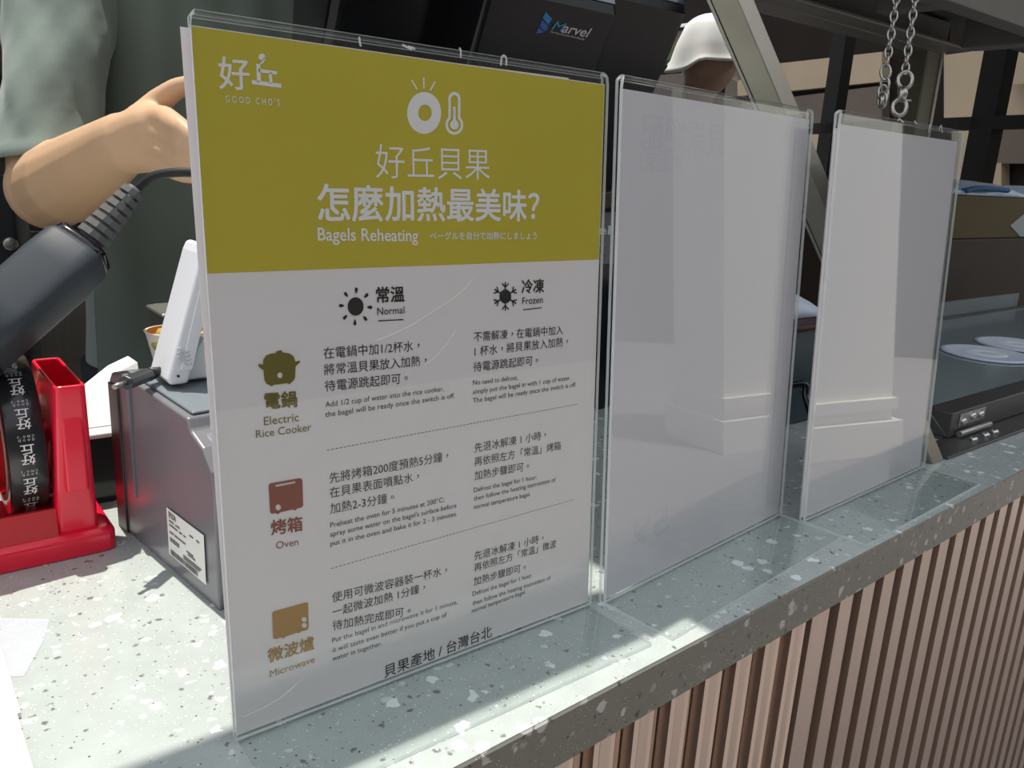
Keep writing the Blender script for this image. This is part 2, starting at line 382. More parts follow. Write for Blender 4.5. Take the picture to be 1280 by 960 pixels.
_, v2 = uv(S2, 790, 112); _, v2b = uv(S2, 1000, 148); print('S2 top', v2, v2b, uv(S3, 1070, 150), uv(S3, 1190, 172))
blank2 = sheet('paper_sheet', 'lavender-white blank back of a sheet in the middle acrylic stand', S2, .0012, .0030, W-.001, (v2+v2b)/2, M_PAPER2, cat='paper')
blank3 = sheet('paper_sheet', 'cream-white blank back of a sheet in the stand farthest right', S3, .0015, .0030, W-.006, .2925, M_PAPER2, cat='paper')
sheet('paper_sheet', 'second sheet edge showing left of the cream blank sheet in the farthest stand', S3, -.0018, .0042, .19, .2895, M_PAPER, d=.0031, rot=.001, th=.0003, cat='paper')

# ---- lettering: flat outlines made from the built-in font, set on the sheet
def curve_mesh(cu):
    o = bpy.data.objects.new('tmp', cu); COL.objects.link(o)
    dg = bpy.context.evaluated_depsgraph_get(); me = o.evaluated_get(dg).to_mesh()
    vs = [v.co.copy() for v in me.vertices]; fs = [tuple(p.vertices) for p in me.polygons]
    o.evaluated_get(dg).to_mesh_clear(); bpy.data.objects.remove(o); bpy.data.curves.remove(cu); return vs, fs
def text_mesh(body, weight=0.0, spacing=1.0, res=3):
    cu = bpy.data.curves.new('t', 'FONT'); cu.body = body; cu.size = 1; strike = weight if weight > 0 else 0; cu.offset = min(weight, 0); cu.space_character = spacing; cu.resolution_u = res
    cu.fill_mode = 'FRONT'
    vs, fs = curve_mesh(cu)
    if strike:
        n0 = len(vs); V = list(vs); F = list(fs)
        for k in range(6):
            d = Vector((math.cos(k*math.pi/3), math.sin(k*math.pi/3), 0))*strike; d.z = -5e-6*(k+1)
            F += [tuple(i+len(V) for i in f) for f in fs]; V += [p+d for p in vs]
        return V, F
    return vs, fs
ADV = {}
def adv(c):
    if ord(c) > 0x2000: return 1.0
    if c not in ADV:
        a = [max(p.x for p in text_mesh(t)[0])-min(p.x for p in text_mesh(t)[0]) for t in ('|'+c+'|', '||')]; ADV[c] = a[0]-a[1]
    return ADV[c]
def text_centred(body, weight, spacing):     # commas and full stops stand in the middle of their square, as in the notice
    if not any(c in '，。' for c in body): return text_mesh(body, weight, spacing)
    vs, fs = text_mesh(''.join('　' if c in '，。' else c for c in body), weight, spacing); vs = list(vs); fs = list(fs); x = 0
    for c in body:
        if c in '，。':
            v2, f2 = text_mesh(c, weight); cx_ = (min(p.x for p in v2)+max(p.x for p in v2))/2; cy_ = (min(p.y for p in v2)+max(p.y for p in v2))/2
            fs += [tuple(i+len(vs) for i in f) for f in f2]; vs += [Vector((p.x-cx_+x+.5, p.y-cy_+.36, p.z)) for p in v2]
        x += adv(c)
    return vs, fs
def shape_mesh(loops):
    cu = bpy.data.curves.new('s', 'CURVE'); cu.dimensions = '2D'; cu.fill_mode = 'FRONT'
    for lp in loops:
        sp = cu.splines.new('POLY'); sp.points.add(len(lp)-1); sp.use_cyclic_u = True
        for p, q in zip(sp.points, lp): p.co = (q[0], q[1], 0, 1)
    return curve_mesh(cu)
LIFT = -.00022
def put_text(mb, s, body, pl, pr, em=None, weight=0.0, spacing=1.0, mirror=False, desc=False, lift=LIFT, trail=0.0, slope=True):
    u0, va = uv(s, *pl); u1, vb = uv(s, *pr)
    vs, fs = text_centred(body, weight, spacing)
    x0 = min(p.x for p in vs); x1 = max(p.x for p in vs)
    sx = (u1-u0)/(x1-x0+trail); sy = em if em else abs(sx)
    out = []
    for p in vs:
        t = (p.x-x0)/(x1-x0); xx = u0+(p.x-x0)*sx
        if mirror: xx = u1-(p.x-x0)*sx
        out.append((xx, (va*(1-t)+vb*t if slope else (va+vb)/2)+p.y*sy, lift+p.z))
    mb.add(out, fs)
def put_shape(mb, s, loops, px=True, lift=LIFT):
    lp = [[uv(s, *q) for q in l] for l in loops] if px else loops
    vs, fs = shape_mesh(lp); mb.add([(p.x, p.y, lift) for p in vs], fs)
def circ(cx, cy, rx, ry, n=28, a0=0, a1=2*math.pi): return [(cx+rx*math.cos(a0+(a1-a0)*i/n), cy+ry*math.sin(a0+(a1-a0)*i/n)) for i in range(n)]
def stroke(mb, s, a, b, wd, lift=LIFT):   # a, b in photo pixels, wd in metres
    a = Vector(uv(s, *a)); b = Vector(uv(s, *b)); d = (b-a).normalized(); nn = Vector((-d.y, d.x))*wd/2
    mb.add([(*(a+nn), lift), (*(a-nn), lift), (*(b-nn), lift), (*(b+nn), lift)], [(0, 1, 2, 3)])
def attach(mb, name, mat, par):
    o = mb.build(name, mat, fixn=False); o.parent = par; return o
# green header
ul, vl = uv(S1, 260, 342); ur, vr = uv(S1, 751, 324); HV = (vl+vr)/2
g = MB(); g.add([(.0009, HV, -.0001), (W-.0009, HV, -.0001), (W-.0009, PT-.0004, -.0001), (.0009, PT-.0004, -.0001)], [(0, 1, 2, 3)])
tag(attach(g, 'green_header', M_OLIVE, notice), 'olive green printed band across the top')
T = MB()
# logo (drawn strokes)
put_text(T, S1, '好', (273.5, 107.5), (312.5, 109.5), em=None, weight=.012)
for a, b, wd in (((322.5, 80), (323.5, 103), .0016), ((323, 88), (346, 91.5), .0013), ((337.5, 90.5), (338.5, 104.5), .0013), ((314.5, 102.5), (351.5, 107.5), .0016)): stroke(T, S1, a, b, wd)
put_shape(T, S1, [circ(327.3, 71.3, 4.3, 4.2)]); put_shape(T, S1, [[(331.4, 70), (331.6, 74), (329, 78.5), (325, 81), (324.6, 79.5), (327.5, 76.5), (328.2, 74)]])
put_text(T, S1, "GOOD CHO'S", (282, 127.5), (349.5, 132.5), em=.0036, weight=.004, spacing=1.6)
attach(T, 'logo_lettering', M_PWHITE, notice); T = MB()
for a, b in (((514, 100), (521, 111.5)), ((529.2, 97), (529.5, 110.5)), ((543.5, 102), (537.5, 113))): stroke(T, S1, a, b, .0007)
put_shape(T, S1, [circ(529.8, 141.2, 21.3, 26.2, 40), circ(530.8, 141, 8.5, 10.2)])
def thermo(cx, top, tw, cy, rb, sk=0.0):
    l = []
    for i in range(13): a = math.pi+math.pi*i/12; l.append((cx+tw*math.cos(a), top+tw*1.1+tw*1.1*math.sin(a)))
    a0 = math.asin(tw/rb)
    for i in range(25): a = -math.pi/2+a0+(2*math.pi-2*a0)*i/24; l.append((cx+rb*math.cos(a), cy+rb*1.12*math.sin(a)))
    return l
put_shape(T, S1, [thermo(567.6, 114.8, 7.6, 156, 11.2), thermo(567.6, 119.0, 4.4, 156, 8.0)])
put_shape(T, S1, [thermo(567.6, 133, 1.7, 156, 5.4)])
for yy in (136, 139.5, 143): stroke(T, S1, (566.2, yy), (569, yy+.3), .0004)
attach(T, 'bagel_thermometer_icon', M_PWHITE, notice); T = MB()
put_text(T, S1, '好丘貝果', (469.5, 219), (612, 221.5), weight=-.004)
put_text(T, S1, '怎麼加熱最美味？', (397, 272), (673.5, 273), weight=.020)
put_text(T, S1, 'Bagels Reheating', (397, 300.5), (522.5, 301.5), em=.0077, weight=.014)
put_text(T, S1, 'ベーグルを自分で加熱にしましょう', (537, 299), (670.5, 298.5), weight=.010)
attach(T, 'headline_lettering', M_PWHITE, notice)
K = MB()
put_shape(K, S1, [circ(444.3, 383, 10, 11.5)])
for k in range(8):
    a = 2*math.pi*k/8+.05; c, s_ = math.cos(a), math.sin(a)
    pts_ = []
    for q in range(14):
        b = 2*math.pi*q/14; rr = 17.6+3.4*math.cos(b); ww = 1.75*math.sin(b)*(1.0+.45*math.cos(b)) if True else 0
        pts_.append((444.3+rr*c-ww*s_, 383+(rr*s_+ww*c)*1.13))
    put_shape(K, S1, [pts_])
put_text(K, S1, '常溫', (470, 377), (505.6, 375.2), weight=.022)
put_text(K, S1, 'Normal', (471.5, 393.6), (505.3, 391.5), weight=.002)
stroke(K, S1, (472.7, 401), (504, 399.4), .0005)
put_shape(K, S1, [circ(631.4, 370.5, 7.4, 8.8)])
for k in range(6):
    a = math.pi/2+math.pi*k/3; c, s_ = math.cos(a), math.sin(a); kx, ky = .98, 1.12
    P_ = lambda r, w_: (631.4+kx*(r*c-w_*s_), 370.5+ky*(r*s_+w_*c))
    stroke(K, S1, P_(7, 0), P_(16, 0), .0008); stroke(K, S1, P_(10.2, 0), P_(14.6, 4.2), .0007); stroke(K, S1, P_(10.2, 0), P_(14.6, -4.2), .0007)
put_text(K, S1, '冷凍', (651.6, 365.5), (679.7, 364), weight=.022)
put_text(K, S1, 'Frozen', (652.5, 380.4), (678.2, 378.6), weight=.002)
stroke(K, S1, (653.4, 387.2), (677, 384.6), .0005)
BW = 0.0
def line(body, l, r, wt=BW, em=None, **k): put_text(K, S1, body, l, r, weight=wt, em=em, **k)
line('在電鍋中加1/2杯水，', (404.5, 447.4), (524, 437)); line('將常溫貝果放入加熱，', (405, 468), (533, 455.5)); line('待電源跳起即可。', (406, 488.5), (509.5, 477.5))
EW = 0.0; EE = .0036
line('Add 1/2 cup of water into the rice cooker,', (406.5, 509), (554.5, 488.6), EW, EE); line('the bagel will be ready once the switch is off.', (406.5, 521.4), (568, 497.3), EW, EE)
line('不需解凍，在電鍋中加入', (592, 426.3), (703.5, 417)); line('1 杯水，將貝果放入加熱，', (593, 444.6), (709.5, 431.3)); line('待電源跳起即可。', (591.5, 464), (672.5, 454.5))
line('No need to defrost,', (591, 481.3), (647, 474.6), EW, EE); line('simply put the bagel in with 1 cup of water.', (591, 492.7), (713, 474.8), EW, EE); line('The bagel will be ready once the switch is off.', (591, 503.6), (719.8, 483), EW, EE)
line('先將烤箱200度預熱5分鐘，', (411.6, 603.4), (560, 574.4)); line('在貝果表面噴點水，', (412, 621.5), (523.5, 600)); line('加熱2-3分鐘。', (412.7, 641.5), (492.5, 626))
line('Preheat the oven for 5 minutes at 200°C;', (412.7, 659.5), (555, 627), EW, EE); line("spray some water on the bagel's surface before", (412.7, 671), (570.3, 634.2), EW, EE); line('put it in the oven and bake it for 2 - 3 minutes.', (413, 682.5), (571, 644.5), EW, EE)
line('先退冰解凍 1 小時，', (592.8, 565), (682, 547.8)); line('再依照左方「常溫」烤箱', (592.8, 582.2), (700.6, 561)); line('加熱步驟即可。', (592.8, 599.5), (661, 586.5))
line('Defrost the bagel for 1 hour,', (592, 615.4), (670.6, 598.6), EW, EE); line('then follow the heating instruction of', (592, 626), (694.2, 601.8), EW, EE); line('normal temperature bagel.', (592, 636.6), (663, 619.8), EW, EE)
line('使用可微波容器裝一杯水，', (415, 752.2), (558.5, 717)); line('一起微波加熱 1分鐘，', (415.5, 770.3), (531, 738.5)); line('待加熱完成即可。', (415.5, 787.3), (513, 767.5))
line('Put the bagel in and microwave it for 1 minute,', (415, 803.6), (571.5, 754.5), EW, EE); line('it will taste even better if you put a cup of', (415.5, 815.4), (558, 770.5), EW, EE); line('water in together.', (415.5, 826), (477, 806.5), EW, EE)
line('先退冰解凍 1 小時，', (592.7, 699.8), (679, 676.4)); line('再依照左方「常溫」微波', (592.7, 714.2), (695, 683)); line('加熱步驟即可。', (591.8, 731.5), (657, 712.5))
line('Defrost the bagel for 1 hour,', (590.4, 745), (665.2, 721), EW, EE); line('then follow the heating instruction of', (590.4, 756.6), (688, 724), EW, EE); line('normal temperature bagel.', (589.5, 766), (657, 741.6), EW, EE)
put_text(K, S1, '貝果產地 / 台灣台北', (480, 846.5), (614.5, 794.5), weight=.006)
attach(K, 'black_lettering', M_INK, notice)
for (l, r) in (((408.5, 562.6), (722.5, 505)), ((413.8, 710.5), (718, 624))):
    DL = MB(); u0, va = uv(S1, *l); u1, vb = uv(S1, *r); n_ = 74; v_ = (va+vb)/2
    for i in range(n_):
        a = u0+(u1-u0)*i/n_; b = a+(u1-u0)/n_*.55; va_ = va+(vb-va)*i/n_
        DL.add([(a, va_-.00014, LIFT), (b, va_-.00014, LIFT), (b, va_+.00014, LIFT), (a, va_+.00014, LIFT)], [(0, 1, 2, 3)])
    attach(DL, 'dashed_rule', M_INK, notice)
# icons with their titles
R1 = MB()
put_shape(R1, S1, [[(344.5, 441.5), (344.8, 439), (352, 437.6), (352.6, 440.2), (362, 442), (367, 445.5), (369, 452), (374.5, 450.6), (375, 453), (371.5, 455.8), (369.4, 458), (368.6, 472), (366, 476.5), (363.6, 478.2), (361.5, 480.2), (359, 478.8), (341.5, 481), (339.5, 483), (337, 481.2), (333, 479.5), (330.4, 475), (329, 462), (325.5, 460.5), (322.4, 456.8), (322.8, 454.8), (328.6, 455.4), (328.8, 450), (332, 444.5), (338, 442)], circ(349.7, 469, 3.4, 3.7)])
put_text(R1, S1, '電鍋', (330.6, 509.6), (371.5, 506.6), weight=.024)
put_text(R1, S1, 'Electric', (330, 531.6), (373.4, 526.2), weight=0); put_text(R1, S1, 'Rice Cooker', (320, 547.4), (389, 538), weight=0)
attach(R1, 'rice_cooker_icon', M_INKOL, notice)
R2 = MB()
put_shape(R2, S1, [[(335.6, 607), (337.5, 604), (374, 597.6), (377, 598.4), (377.8, 601), (378.8, 631), (377.2, 634), (371, 635.5), (369.5, 637.6), (367, 637.8), (365.5, 636.6), (349.5, 640.4), (348, 642.4), (345.6, 642.4), (344.5, 641.3), (339.5, 642), (337.4, 640)],
                  [(344.4, 606), (369, 601.4), (369, 603.7), (344.4, 608.4)], circ(347.6, 634, 3.4, 3.8)])
put_text(R2, S1, '烤箱', (338.6, 667.5), (378.3, 661.5), weight=.024); put_text(R2, S1, 'Oven', (345, 686.2), (372.8, 681), weight=0)
attach(R2, 'oven_icon', M_INKBR, notice)
R3 = MB()
put_shape(R3, S1, [[(340, 766.5), (342, 764), (382.5, 752.6), (385, 753.4), (385.6, 784), (384, 787), (376, 789.2), (374.5, 791), (372.5, 791), (371.5, 790.4), (356.5, 795.6), (355, 797.6), (353, 797.6), (352, 796.6), (343.5, 798.8), (341.3, 797.5)], circ(380, 774.2, 3.2, 3.1), circ(380.2, 781.5, 3.2, 3.1)])
put_text(R3, S1, '微波爐', (334.5, 827.5), (392.8, 809.5), weight=.02); put_text(R3, S1, 'Microwave', (337.5, 846.6), (393.4, 827.6), weight=0)
attach(R3, 'microwave_icon', M_INKGD, notice)
# print showing through the middle sheet (reads mirrored)
G = MB(); put_text(G, S2, '貝果絕配', (801, 186), (905, 190), lift=-3e-5, weight=.012, mirror=True, slope=False)
put_text(G, S2, '帶回家！', (800, 213), (851, 214), lift=-3e-5, mirror=True, slope=False)
tag(attach(G, 'show_through_lettering', M_GHOST, blank2), 'faint mirrored print showing through'); G = MB()
put_text(G, S2, '59', (790, 684), (836, 664), lift=-3e-5, weight=.03, mirror=True, em=.028)
tag(attach(G, 'show_through_price', M_GHOST, blank2), 'faint mirrored number showing through')
# scratches on the acrylic
def scratch(par, s, pts_, wd):
    mb = MB(); q = [Vector(uv(s, *p, -.0002)) for p in pts_]
    for a, b in zip(q[:-1], q[1:]):
        d = (b-a).normalized(); nn = Vector((-d.y, d.x))*wd/2
        mb.add([(*(a+nn), 0), (*(a-nn), 0), (*(b-nn), 0), (*(b+nn), 0)], [(0, 1, 2, 3)])
    Mx = sheetM(s, -.0002); mb.v = [Mx @ p for p in mb.v]
    mb.build('scratch', M_SCR, par, fixn=False)
scratch(h1, S1, [(592, 347), (582, 360), (565, 374), (540, 390), (515, 406), (490, 418), (465, 428)], .00035)
scratch(h1, S1, [(571, 411), (560, 428), (545, 445), (532, 456)], .0003)
scratch(h1, S1, [(303, 896), (325, 887), (350, 873), (375, 851)], .0005)
for a in ([(574, 60), (576, 62), (576, 72)], [(626, 82), (627, 71), (630, 69), (633, 72), (633, 82)], [(449, 46), (450, 54), (451, 58)], [(503, 56), (509, 59), (515, 62)], [(510, 58), (519, 61)]):
    scratch(h1, S1, a, .0009)
for a in ([(1122, 151), (1124, 148), (1127, 151), (1130, 153)], [(1161, 165), (1162, 157), (1164, 156)], [(1174, 164), (1175, 158), (1177, 157), (1178, 166)], [(1143, 151), (1146, 155)]):
    scratch(h3, S3, a, .0011)
scratch(h2, S2, [(877, 134), (880, 129)], .0006)

# ------------------------------------------------------------------ TAPE DISPENSER
M_RED = pmat('red_plastic', (.88, .010, .045), .22, spec=.5, coat=.3)
M_REDT = pmat('red_plastic_inner', (.55, .02, .03), .35)
td = thing('tape_dispenser', (-.045, .25, 0), 'red plastic tape dispenser beside the grey receipt printer', 'tape dispenser')
BX0, BX1, BY0, BY1 = -.0945, .0035, .2215, .306
def rrect(x0, y0, x1, y1, r, z, n=4):
    out = []
    for cx, cy, a0 in ((x1-r, y1-r, 0), (x0+r, y1-r, 90), (x0+r, y0+r, 180), (x1-r, y0+r, 270)):
        for i in range(n+1): a = math.radians(a0+90*i/n); out.append(Vector((cx+r*math.cos(a), cy+r*math.sin(a), z)))
    return out
b = MB(); b.loft([rrect(BX0, BY0, BX1, BY1, .007, 0), rrect(BX0, BY0, BX1, BY1, .007, .013), rrect(BX0+.0035, BY0+.0035, BX1-.004, BY1-.003, .006, .0155), rrect(BX0+.005, BY0+.006, BX1-.006, BY1-.005, .006, .0158)], smooth=False)
b.build('base', M_RED, td, bevel=.0015)
def tower(x0b, x1b, x0t, x1t):
    m = MB(); y0b, y1b, y0t, y1t = BY0+.006, BY1-.004, .2165, .2955; z1 = .113; wl = .0022
    o = [rrect(x0b, y0b, x1b, y1b, .004, .0150), rrect(x0t, y0t, x1t, y1t, .0035, z1-.0012), rrect(x0t+.0008, y0t+.0008, x1t-.0008, y1t-.0008, .003, z1), rrect(x0t+wl, y0t+wl, x1t-wl, y1t-wl, .002, z1-.0006), rrect(x0t+wl, y0t+wl, x1t-wl, y1t-wl, .002, .045)]
    m.loft(o, smooth=False); m.build('side_tower', M_RED, td, bevel=.0008)
tower(-.030, -.0055, -.0255, -.0085)
tower(-.0895, -.062, -.0865, -.066)
fw = MB().prism([(-.063, BY0+.004, .0152), (-.029, BY0+.004, .0152), (-.029, BY0+.0062, .033), (-.063, BY0+.0062, .033)], (0, .003, 0)); fw.build('front_bridge', M_REDT, td)
# roll: tape on a hub
RC = Vector((-.0411, .275, .0688)); RR = .0515; RW = .0205
Ax = Matrix.Rotation(math.pi/2, 3, 'Y')
hub = MB().lathe([(.018, -RW/2-.004), (.0345, -RW/2-.004), (.0345, RW/2+.0008), (.018, RW/2+.0008), (.018, -RW/2-.004)], RC, 40, axis=Ax)
hb = hub.build('roll_hub', M_REDT, td)
MB().tube([(-.088, RC.y, RC.z), (-.008, RC.y, RC.z)], .006, 14).build('axle', M_REDT, td)
tp = thing('tape_roll', RC, 'roll of black tape printed with white Chinese shop name, sitting in the red dispenser', 'tape')
MB().lathe([(.0365, -RW/2), (RR-.0008, -RW/2), (RR, -RW/2+.0006), (RR, RW/2-.0006), (RR-.0008, RW/2), (.0365, RW/2), (.0365, -RW/2)], RC, 96, axis=Ax).build('tape', pmat('black_tape', (.018, .02, .022), .22, spec=.5), tp)
MB().lathe([(.0362, -RW/2-.0005), (.040, -RW/2-.0005), (.040, RW/2+.0012), (.0362, RW/2+.0012), (.0362, -RW/2-.0005)], RC, 64, axis=Ax).build('core', pmat('card_core', (.55, .45, .33), .8), tp)
L = MB()
def wrap(vs, fs, ang0, sx, sy, rot=math.pi):
    out = []
    for p in vs:
        x = p.x*math.cos(rot)-p.y*math.sin(rot); y = p.x*math.sin(rot)+p.y*math.cos(rot)
        ang = ang0-y*sy/RR    # y runs up the front of the roll
        r = RR+.00015-p.z
        out.append((RC.x+x*sx, RC.y-r*math.cos(ang-math.pi/2+math.pi/2), RC.z-r*math.sin(ang)))
    L.add(out, fs)
tvs, tfs = text_mesh('好丘', .012, 1.0, 2); xm = (min(p.x for p in tvs)+max(p.x for p in tvs))/2; tvs = [Vector((p.x-xm, p.y-.35, 0)) for p in tvs]
svs, sfs = text_mesh("GOOD\nCHO'S", .0, 1.7, 1); xm = (min(p.x for p in svs)+max(p.x for p in svs))/2; svs = [Vector((p.x-xm, p.y, 0)) for p in svs]
for k in range(7):
    a = math.radians(48-24*k)
    # the two characters stand one above the other along the tape, upside down
    for j, ch in enumerate('好丘'):
        v_, f_ = text_mesh(ch, .012, 1.0, 2); xm = (min(p.x for p in v_)+max(p.x for p in v_))/2
        wrap([Vector((p.x-xm, p.y-.35-j*.95, p.z)) for p in v_], f_, a, .0078, .0068)
    wrap([Vector((p.x, p.y, 0)) for p in svs], sfs, a-.245, .0021, .0021)
L.build('printed_lettering', M_PWHITE, tp, fixn=False)

# ------------------------------------------------------------------ RECEIPT PRINTER
M_PR = pmat('charcoal_plastic', (.19, .215, .24), .33, spec=.5, noise=.06, scale=300)
M_PRS = pmat('charcoal_satin', (.19, .19, .205), .24, spec=.6, noise=.05, scale=300)
A_ = Vector((.0139, .2521, 0)); B_ = Vector((.0309, .1121, 0)); dn = (B_-A_).normalized()   # towards the front
yawp = math.atan2(dn.x, -dn.y)
pr = thing('receipt_printer', A_, 'dark grey receipt printer with a white rating label, behind the green notice', 'receipt printer', yawp)
PM = Matrix.Translation(A_) @ Matrix.Rotation(yawp, 4, 'Z')       # local: +x into the printer's width, -y to its front
def prl(mb): mb.v = [PM @ p for p in mb.v]; return mb
PW = .145; side = [(.007, 0), (.007, .103), (.002, .109), (-.014, .1115), (-.032, .1112), (-.1100, .1068), (-.1135, .1000), (-.128, .094), (-.1385, .083), (-.1405, .072), (-.1405, 0)]
prl(MB().prism([(0, y, z) for y, z in side], (PW, 0, 0))).build('housing', M_PRS, pr, bevel=.0016, seg=3)
prl(MB().prism([(.004, -.014, .1113), (.004, -.034, .1113), (.004, -.1085, .1071), (.004, -.1085, .109), (.004, -.034, .1132), (.004, -.014, .1132)], (PW-.008, 0, 0))).build('top_cover', M_PR, pr, bevel=.001)
prl(MB().prism([(.0065, -.1175, .0985), (.0065, -.131, .0935), (.0065, -.1415, .083), (.0065, -.1432, .070), (.0065, -.1432, .004), (.0065, -.1405, .004), (.0065, -.139, .08)], (PW-.013, 0, 0))).build('front_cover', M_PR, pr, bevel=.001)
prl(MB().box((-.0011, -.0285, .032), (-.0002, -.0262, .088)).box((-.0012, -.0295, .07), (-.0002, -.0252, .108))).build('side_rib', M_PR, pr)
prl(MB().box((-.0012, -.009, .0), (.0002, .0065, .102))).build('rear_side_panel', pmat('charcoal_dark', (.05, .05, .055), .3), pr, bevel=.0005)
def lab(y, z): return PM @ Vector((-.0009, y, z))
def puv(px, py):
    q = PM.inverted() @ onplane(px, py, PM @ Vector((-.0009, 0, 0)), PM.to_3x3() @ Vector((1, 0, 0))); return q.y, q.z
(ya, za), (yb, zb), (yc, zc), (yd, zd) = puv(207, 632), puv(255, 671), puv(257.5, 734), puv(212, 690)
ly0 = (ya+yd)/2; ly1 = (yb+yc)/2; lz1 = (za+zb)/2; lz0 = (zc+zd)/2
lo = MB().add([lab(ly0, lz0), lab(ly1, lz0), lab(ly1, lz1), lab(ly0, lz1)], [(0, 1, 2, 3)]).build('rating_label', pmat('label_white', (.82, .82, .78), .5), pr, fixn=False)
lt = MB()
def lbar(y0, y1, z0, z1):
    f = lambda y, z: PM @ Vector((-.0011, ly0+(ly1-ly0)*y, lz0+(lz1-lz0)*z)); lt.add([f(y0, z0), f(y1, z0), f(y1, z1), f(y0, z1)], [(0, 1, 2, 3)])
vs_, fs_ = text_mesh('EPSON', .02); x1_ = max(p.x for p in vs_)
lt.add([PM @ Vector((-.0011+p.z, ly0+(ly1-ly0)*(.06+p.x/x1_*.2), lz0+(lz1-lz0)*.83+p.y*.0055)) for p in vs_], fs_)
random.seed(3)
for z, spans in ((.74, ((.06, .2), (.24, .36))), (.655, ((.06, .3), (.34, .42), (.46, .52))), (.5, ((.06, .18), (.2, .5))), (.37, ((.06, .32), (.52, .7))), (.32, ((.06, .32), (.55, .75))), (.22, ((.42, .9),)), (.17, ((.42, .86),)), (.76, ((.62, .72), (.8, .88)))):
    for a, c in spans: lbar(a, c, z, z+.035)
y = .06
while y < .8:
    wd = random.choice((.006, .010, .014)); lbar(y, y+wd, .03, .15); y += wd+random.choice((.006, .01))
lt.build('label_print', pmat('label_ink', (.12, .12, .12), .6), lo, fixn=False)

# ------------------------------------------------------------------ WHITE CARD TERMINAL on the printer
M_WP = pmat('white_plastic', (.80, .81, .84), .3, spec=.5)
zt = .1140
ctm = thing('card_terminal', onz(222, 474, zt), 'white payment terminal leaning back on top of the grey printer', 'payment terminal')
yc_ = onz(213, 483, zt).y
def cpy(px, py, dy=0.0):
    q = ony(px, py, yc_); q.z = max(q.z, zt+.0003); return q+Vector((0, dy, 0))
MB().prism([cpy(*p) for p in ((213, 483), (209, 475), (251, 318), (255, 309), (262, 305), (268, 312), (271, 345), (236, 483))], (0, .036, 0)).build('body', M_WP, ctm, bevel=.0022, seg=3)
MB().prism([cpy(*p, -.0008) for p in ((226, 462), (252, 350), (262, 322), (267, 345), (240, 462))], (0, .001, 0)).build('side_panel', M_WP, ctm, bevel=.0004)
wm = MB()
for k in range(4):
    wm.tube([cpy(223+2.0*i-.9*k, 452-5.2*k-2.2*math.sin(i*.8+.3)+.3*i, -.0009) for i in range(9)], .00035, 6)
wm.build('grip_ridge', pmat('white_plastic_ridge', (.55, .58, .66), .35), ctm)
MB().lathe([(.0008, 0), (.0008, .0006), (0.00001, .0006)], cpy(222.5, 470, -.0002), 10, axis=Matrix.Rotation(math.pi/2, 3, 'X')).build('screw_hole', M_BLACK, ctm)
MB().prism([cpy(*p, .008) for p in ((238, 483), (252, 440), (262, 425), (280, 440), (276, 483))], (0, .022, 0)).build('stand_leg', M_WP, ctm, bevel=.0015)

# cable plug lying on the printer
cpg = thing('cable_plug', onz(170, 474, zt), 'black cable plug with bare metal tip lying on the grey printer', 'cable')
pz = zt+.0055
k0, k1, k2 = onz(157, 479, pz), onz(185, 468, pz), onz(206, 462, pz)
MB().tube([k0, k0.lerp(k1, .5), k1], .0050, 8, smooth=False, aspect=.85).build('plug_body', pmat('plug_black', (.03, .033, .036), .4), cpg, bevel=.0008)
MB().tube([k1, k1.lerp(k2, .5), k2, k2+(k2-k1)*2+Vector((.02, .02, -.003))], [.0045, .003, .0024, .0024], 10).build('cord', M_BLACK, cpg)
k3 = onz(142, 483, pz)
MB().tube([k0, k0.lerp(k3, .55), k3+Vector((0, 0, -.0005))], .0016, 8).build('metal_tip', M_STEEL, cpg)

# ------------------------------------------------------------------ HANDHELD SCANNER (handle with strain relief)
M_HND = pmat('slate_handle', (.040, .048, .057), .5, spec=.22, noise=.1, scale=400)
hnd = thing('handheld_scanner', at(-40, 430, .48), 'black handheld scanner grip pointing up from the left, cable at its end', 'scanner')
ha, hb_ = at(-40, 437, .470), at(103, 311, .512)
ax = (hb_-ha).normalized(); sidev = ax.cross(RM @ Vector((0, 0, 1))).normalized(); frn = ax.cross(sidev)
if sidev.z < 0: sidev = -sidev
def oct_ring(c, a, b_, n=32, e=4.5):
    out = []
    for i in range(n):
        t = 2*math.pi*i/n; ct_, st2 = math.cos(t), math.sin(t)
        out.append(c+sidev*a*math.copysign(abs(ct_)**(2/e), ct_)+frn*b_*math.copysign(abs(st2)**(2/e), st2))
    return out
Lh = (hb_-ha).length
rg = []
for t, a, b_ in ((0, .0188, .0165), (.35, .0195, .0168), (.75, .0202, .0175), (.94, .0196, .017), (.985, .0174, .015), (1.0, .0150, .013)): rg.append(oct_ring(ha+ax*Lh*t, a, b_))
MB().loft(rg).build('grip', M_HND, hnd)
# lower head going down to the counter, out of the picture on the left
hx_ = ha-ax*.012; hrg = [oct_ring(ha+ax*.003, .0188, .0165), oct_ring(ha-ax*.004, .0198, .0172)]
sv_, fr_ = sidev.copy(), frn.copy(); axh = Vector((-1, -.12, -.02)).normalized(); sidev = (Vector((0, 0, 1))-axh*axh.z).normalized(); frn = axh.cross(sidev)*-1
if frn.dot(fr_) < 0: frn = -frn
hz_ = max(.146, ha.z+.012)
for k_, rr0 in ((.026, .024), (.05, .026), (.085, .030), (.10, .028)): hrg.append(oct_ring(Vector((ha.x, ha.y, hz_))+axh*k_, rr0, rr0*.85))
MB().loft(hrg).build('scan_head', M_BLACK, hnd); sidev, frn = sv_, fr_
MB().loft([oct_ring(hb_-ax*.004, .0178, .0154), oct_ring(hb_+ax*.003, .0168, .0148), oct_ring(hb_+ax*.004, .012, .011)]).build('end_collar', M_BLACKG, hnd)
sr = MB(); q0 = hb_+ax*.003; q1 = at(170, 236, .525); axs = (q1-q0).normalized(); ls = (q1-q0).length
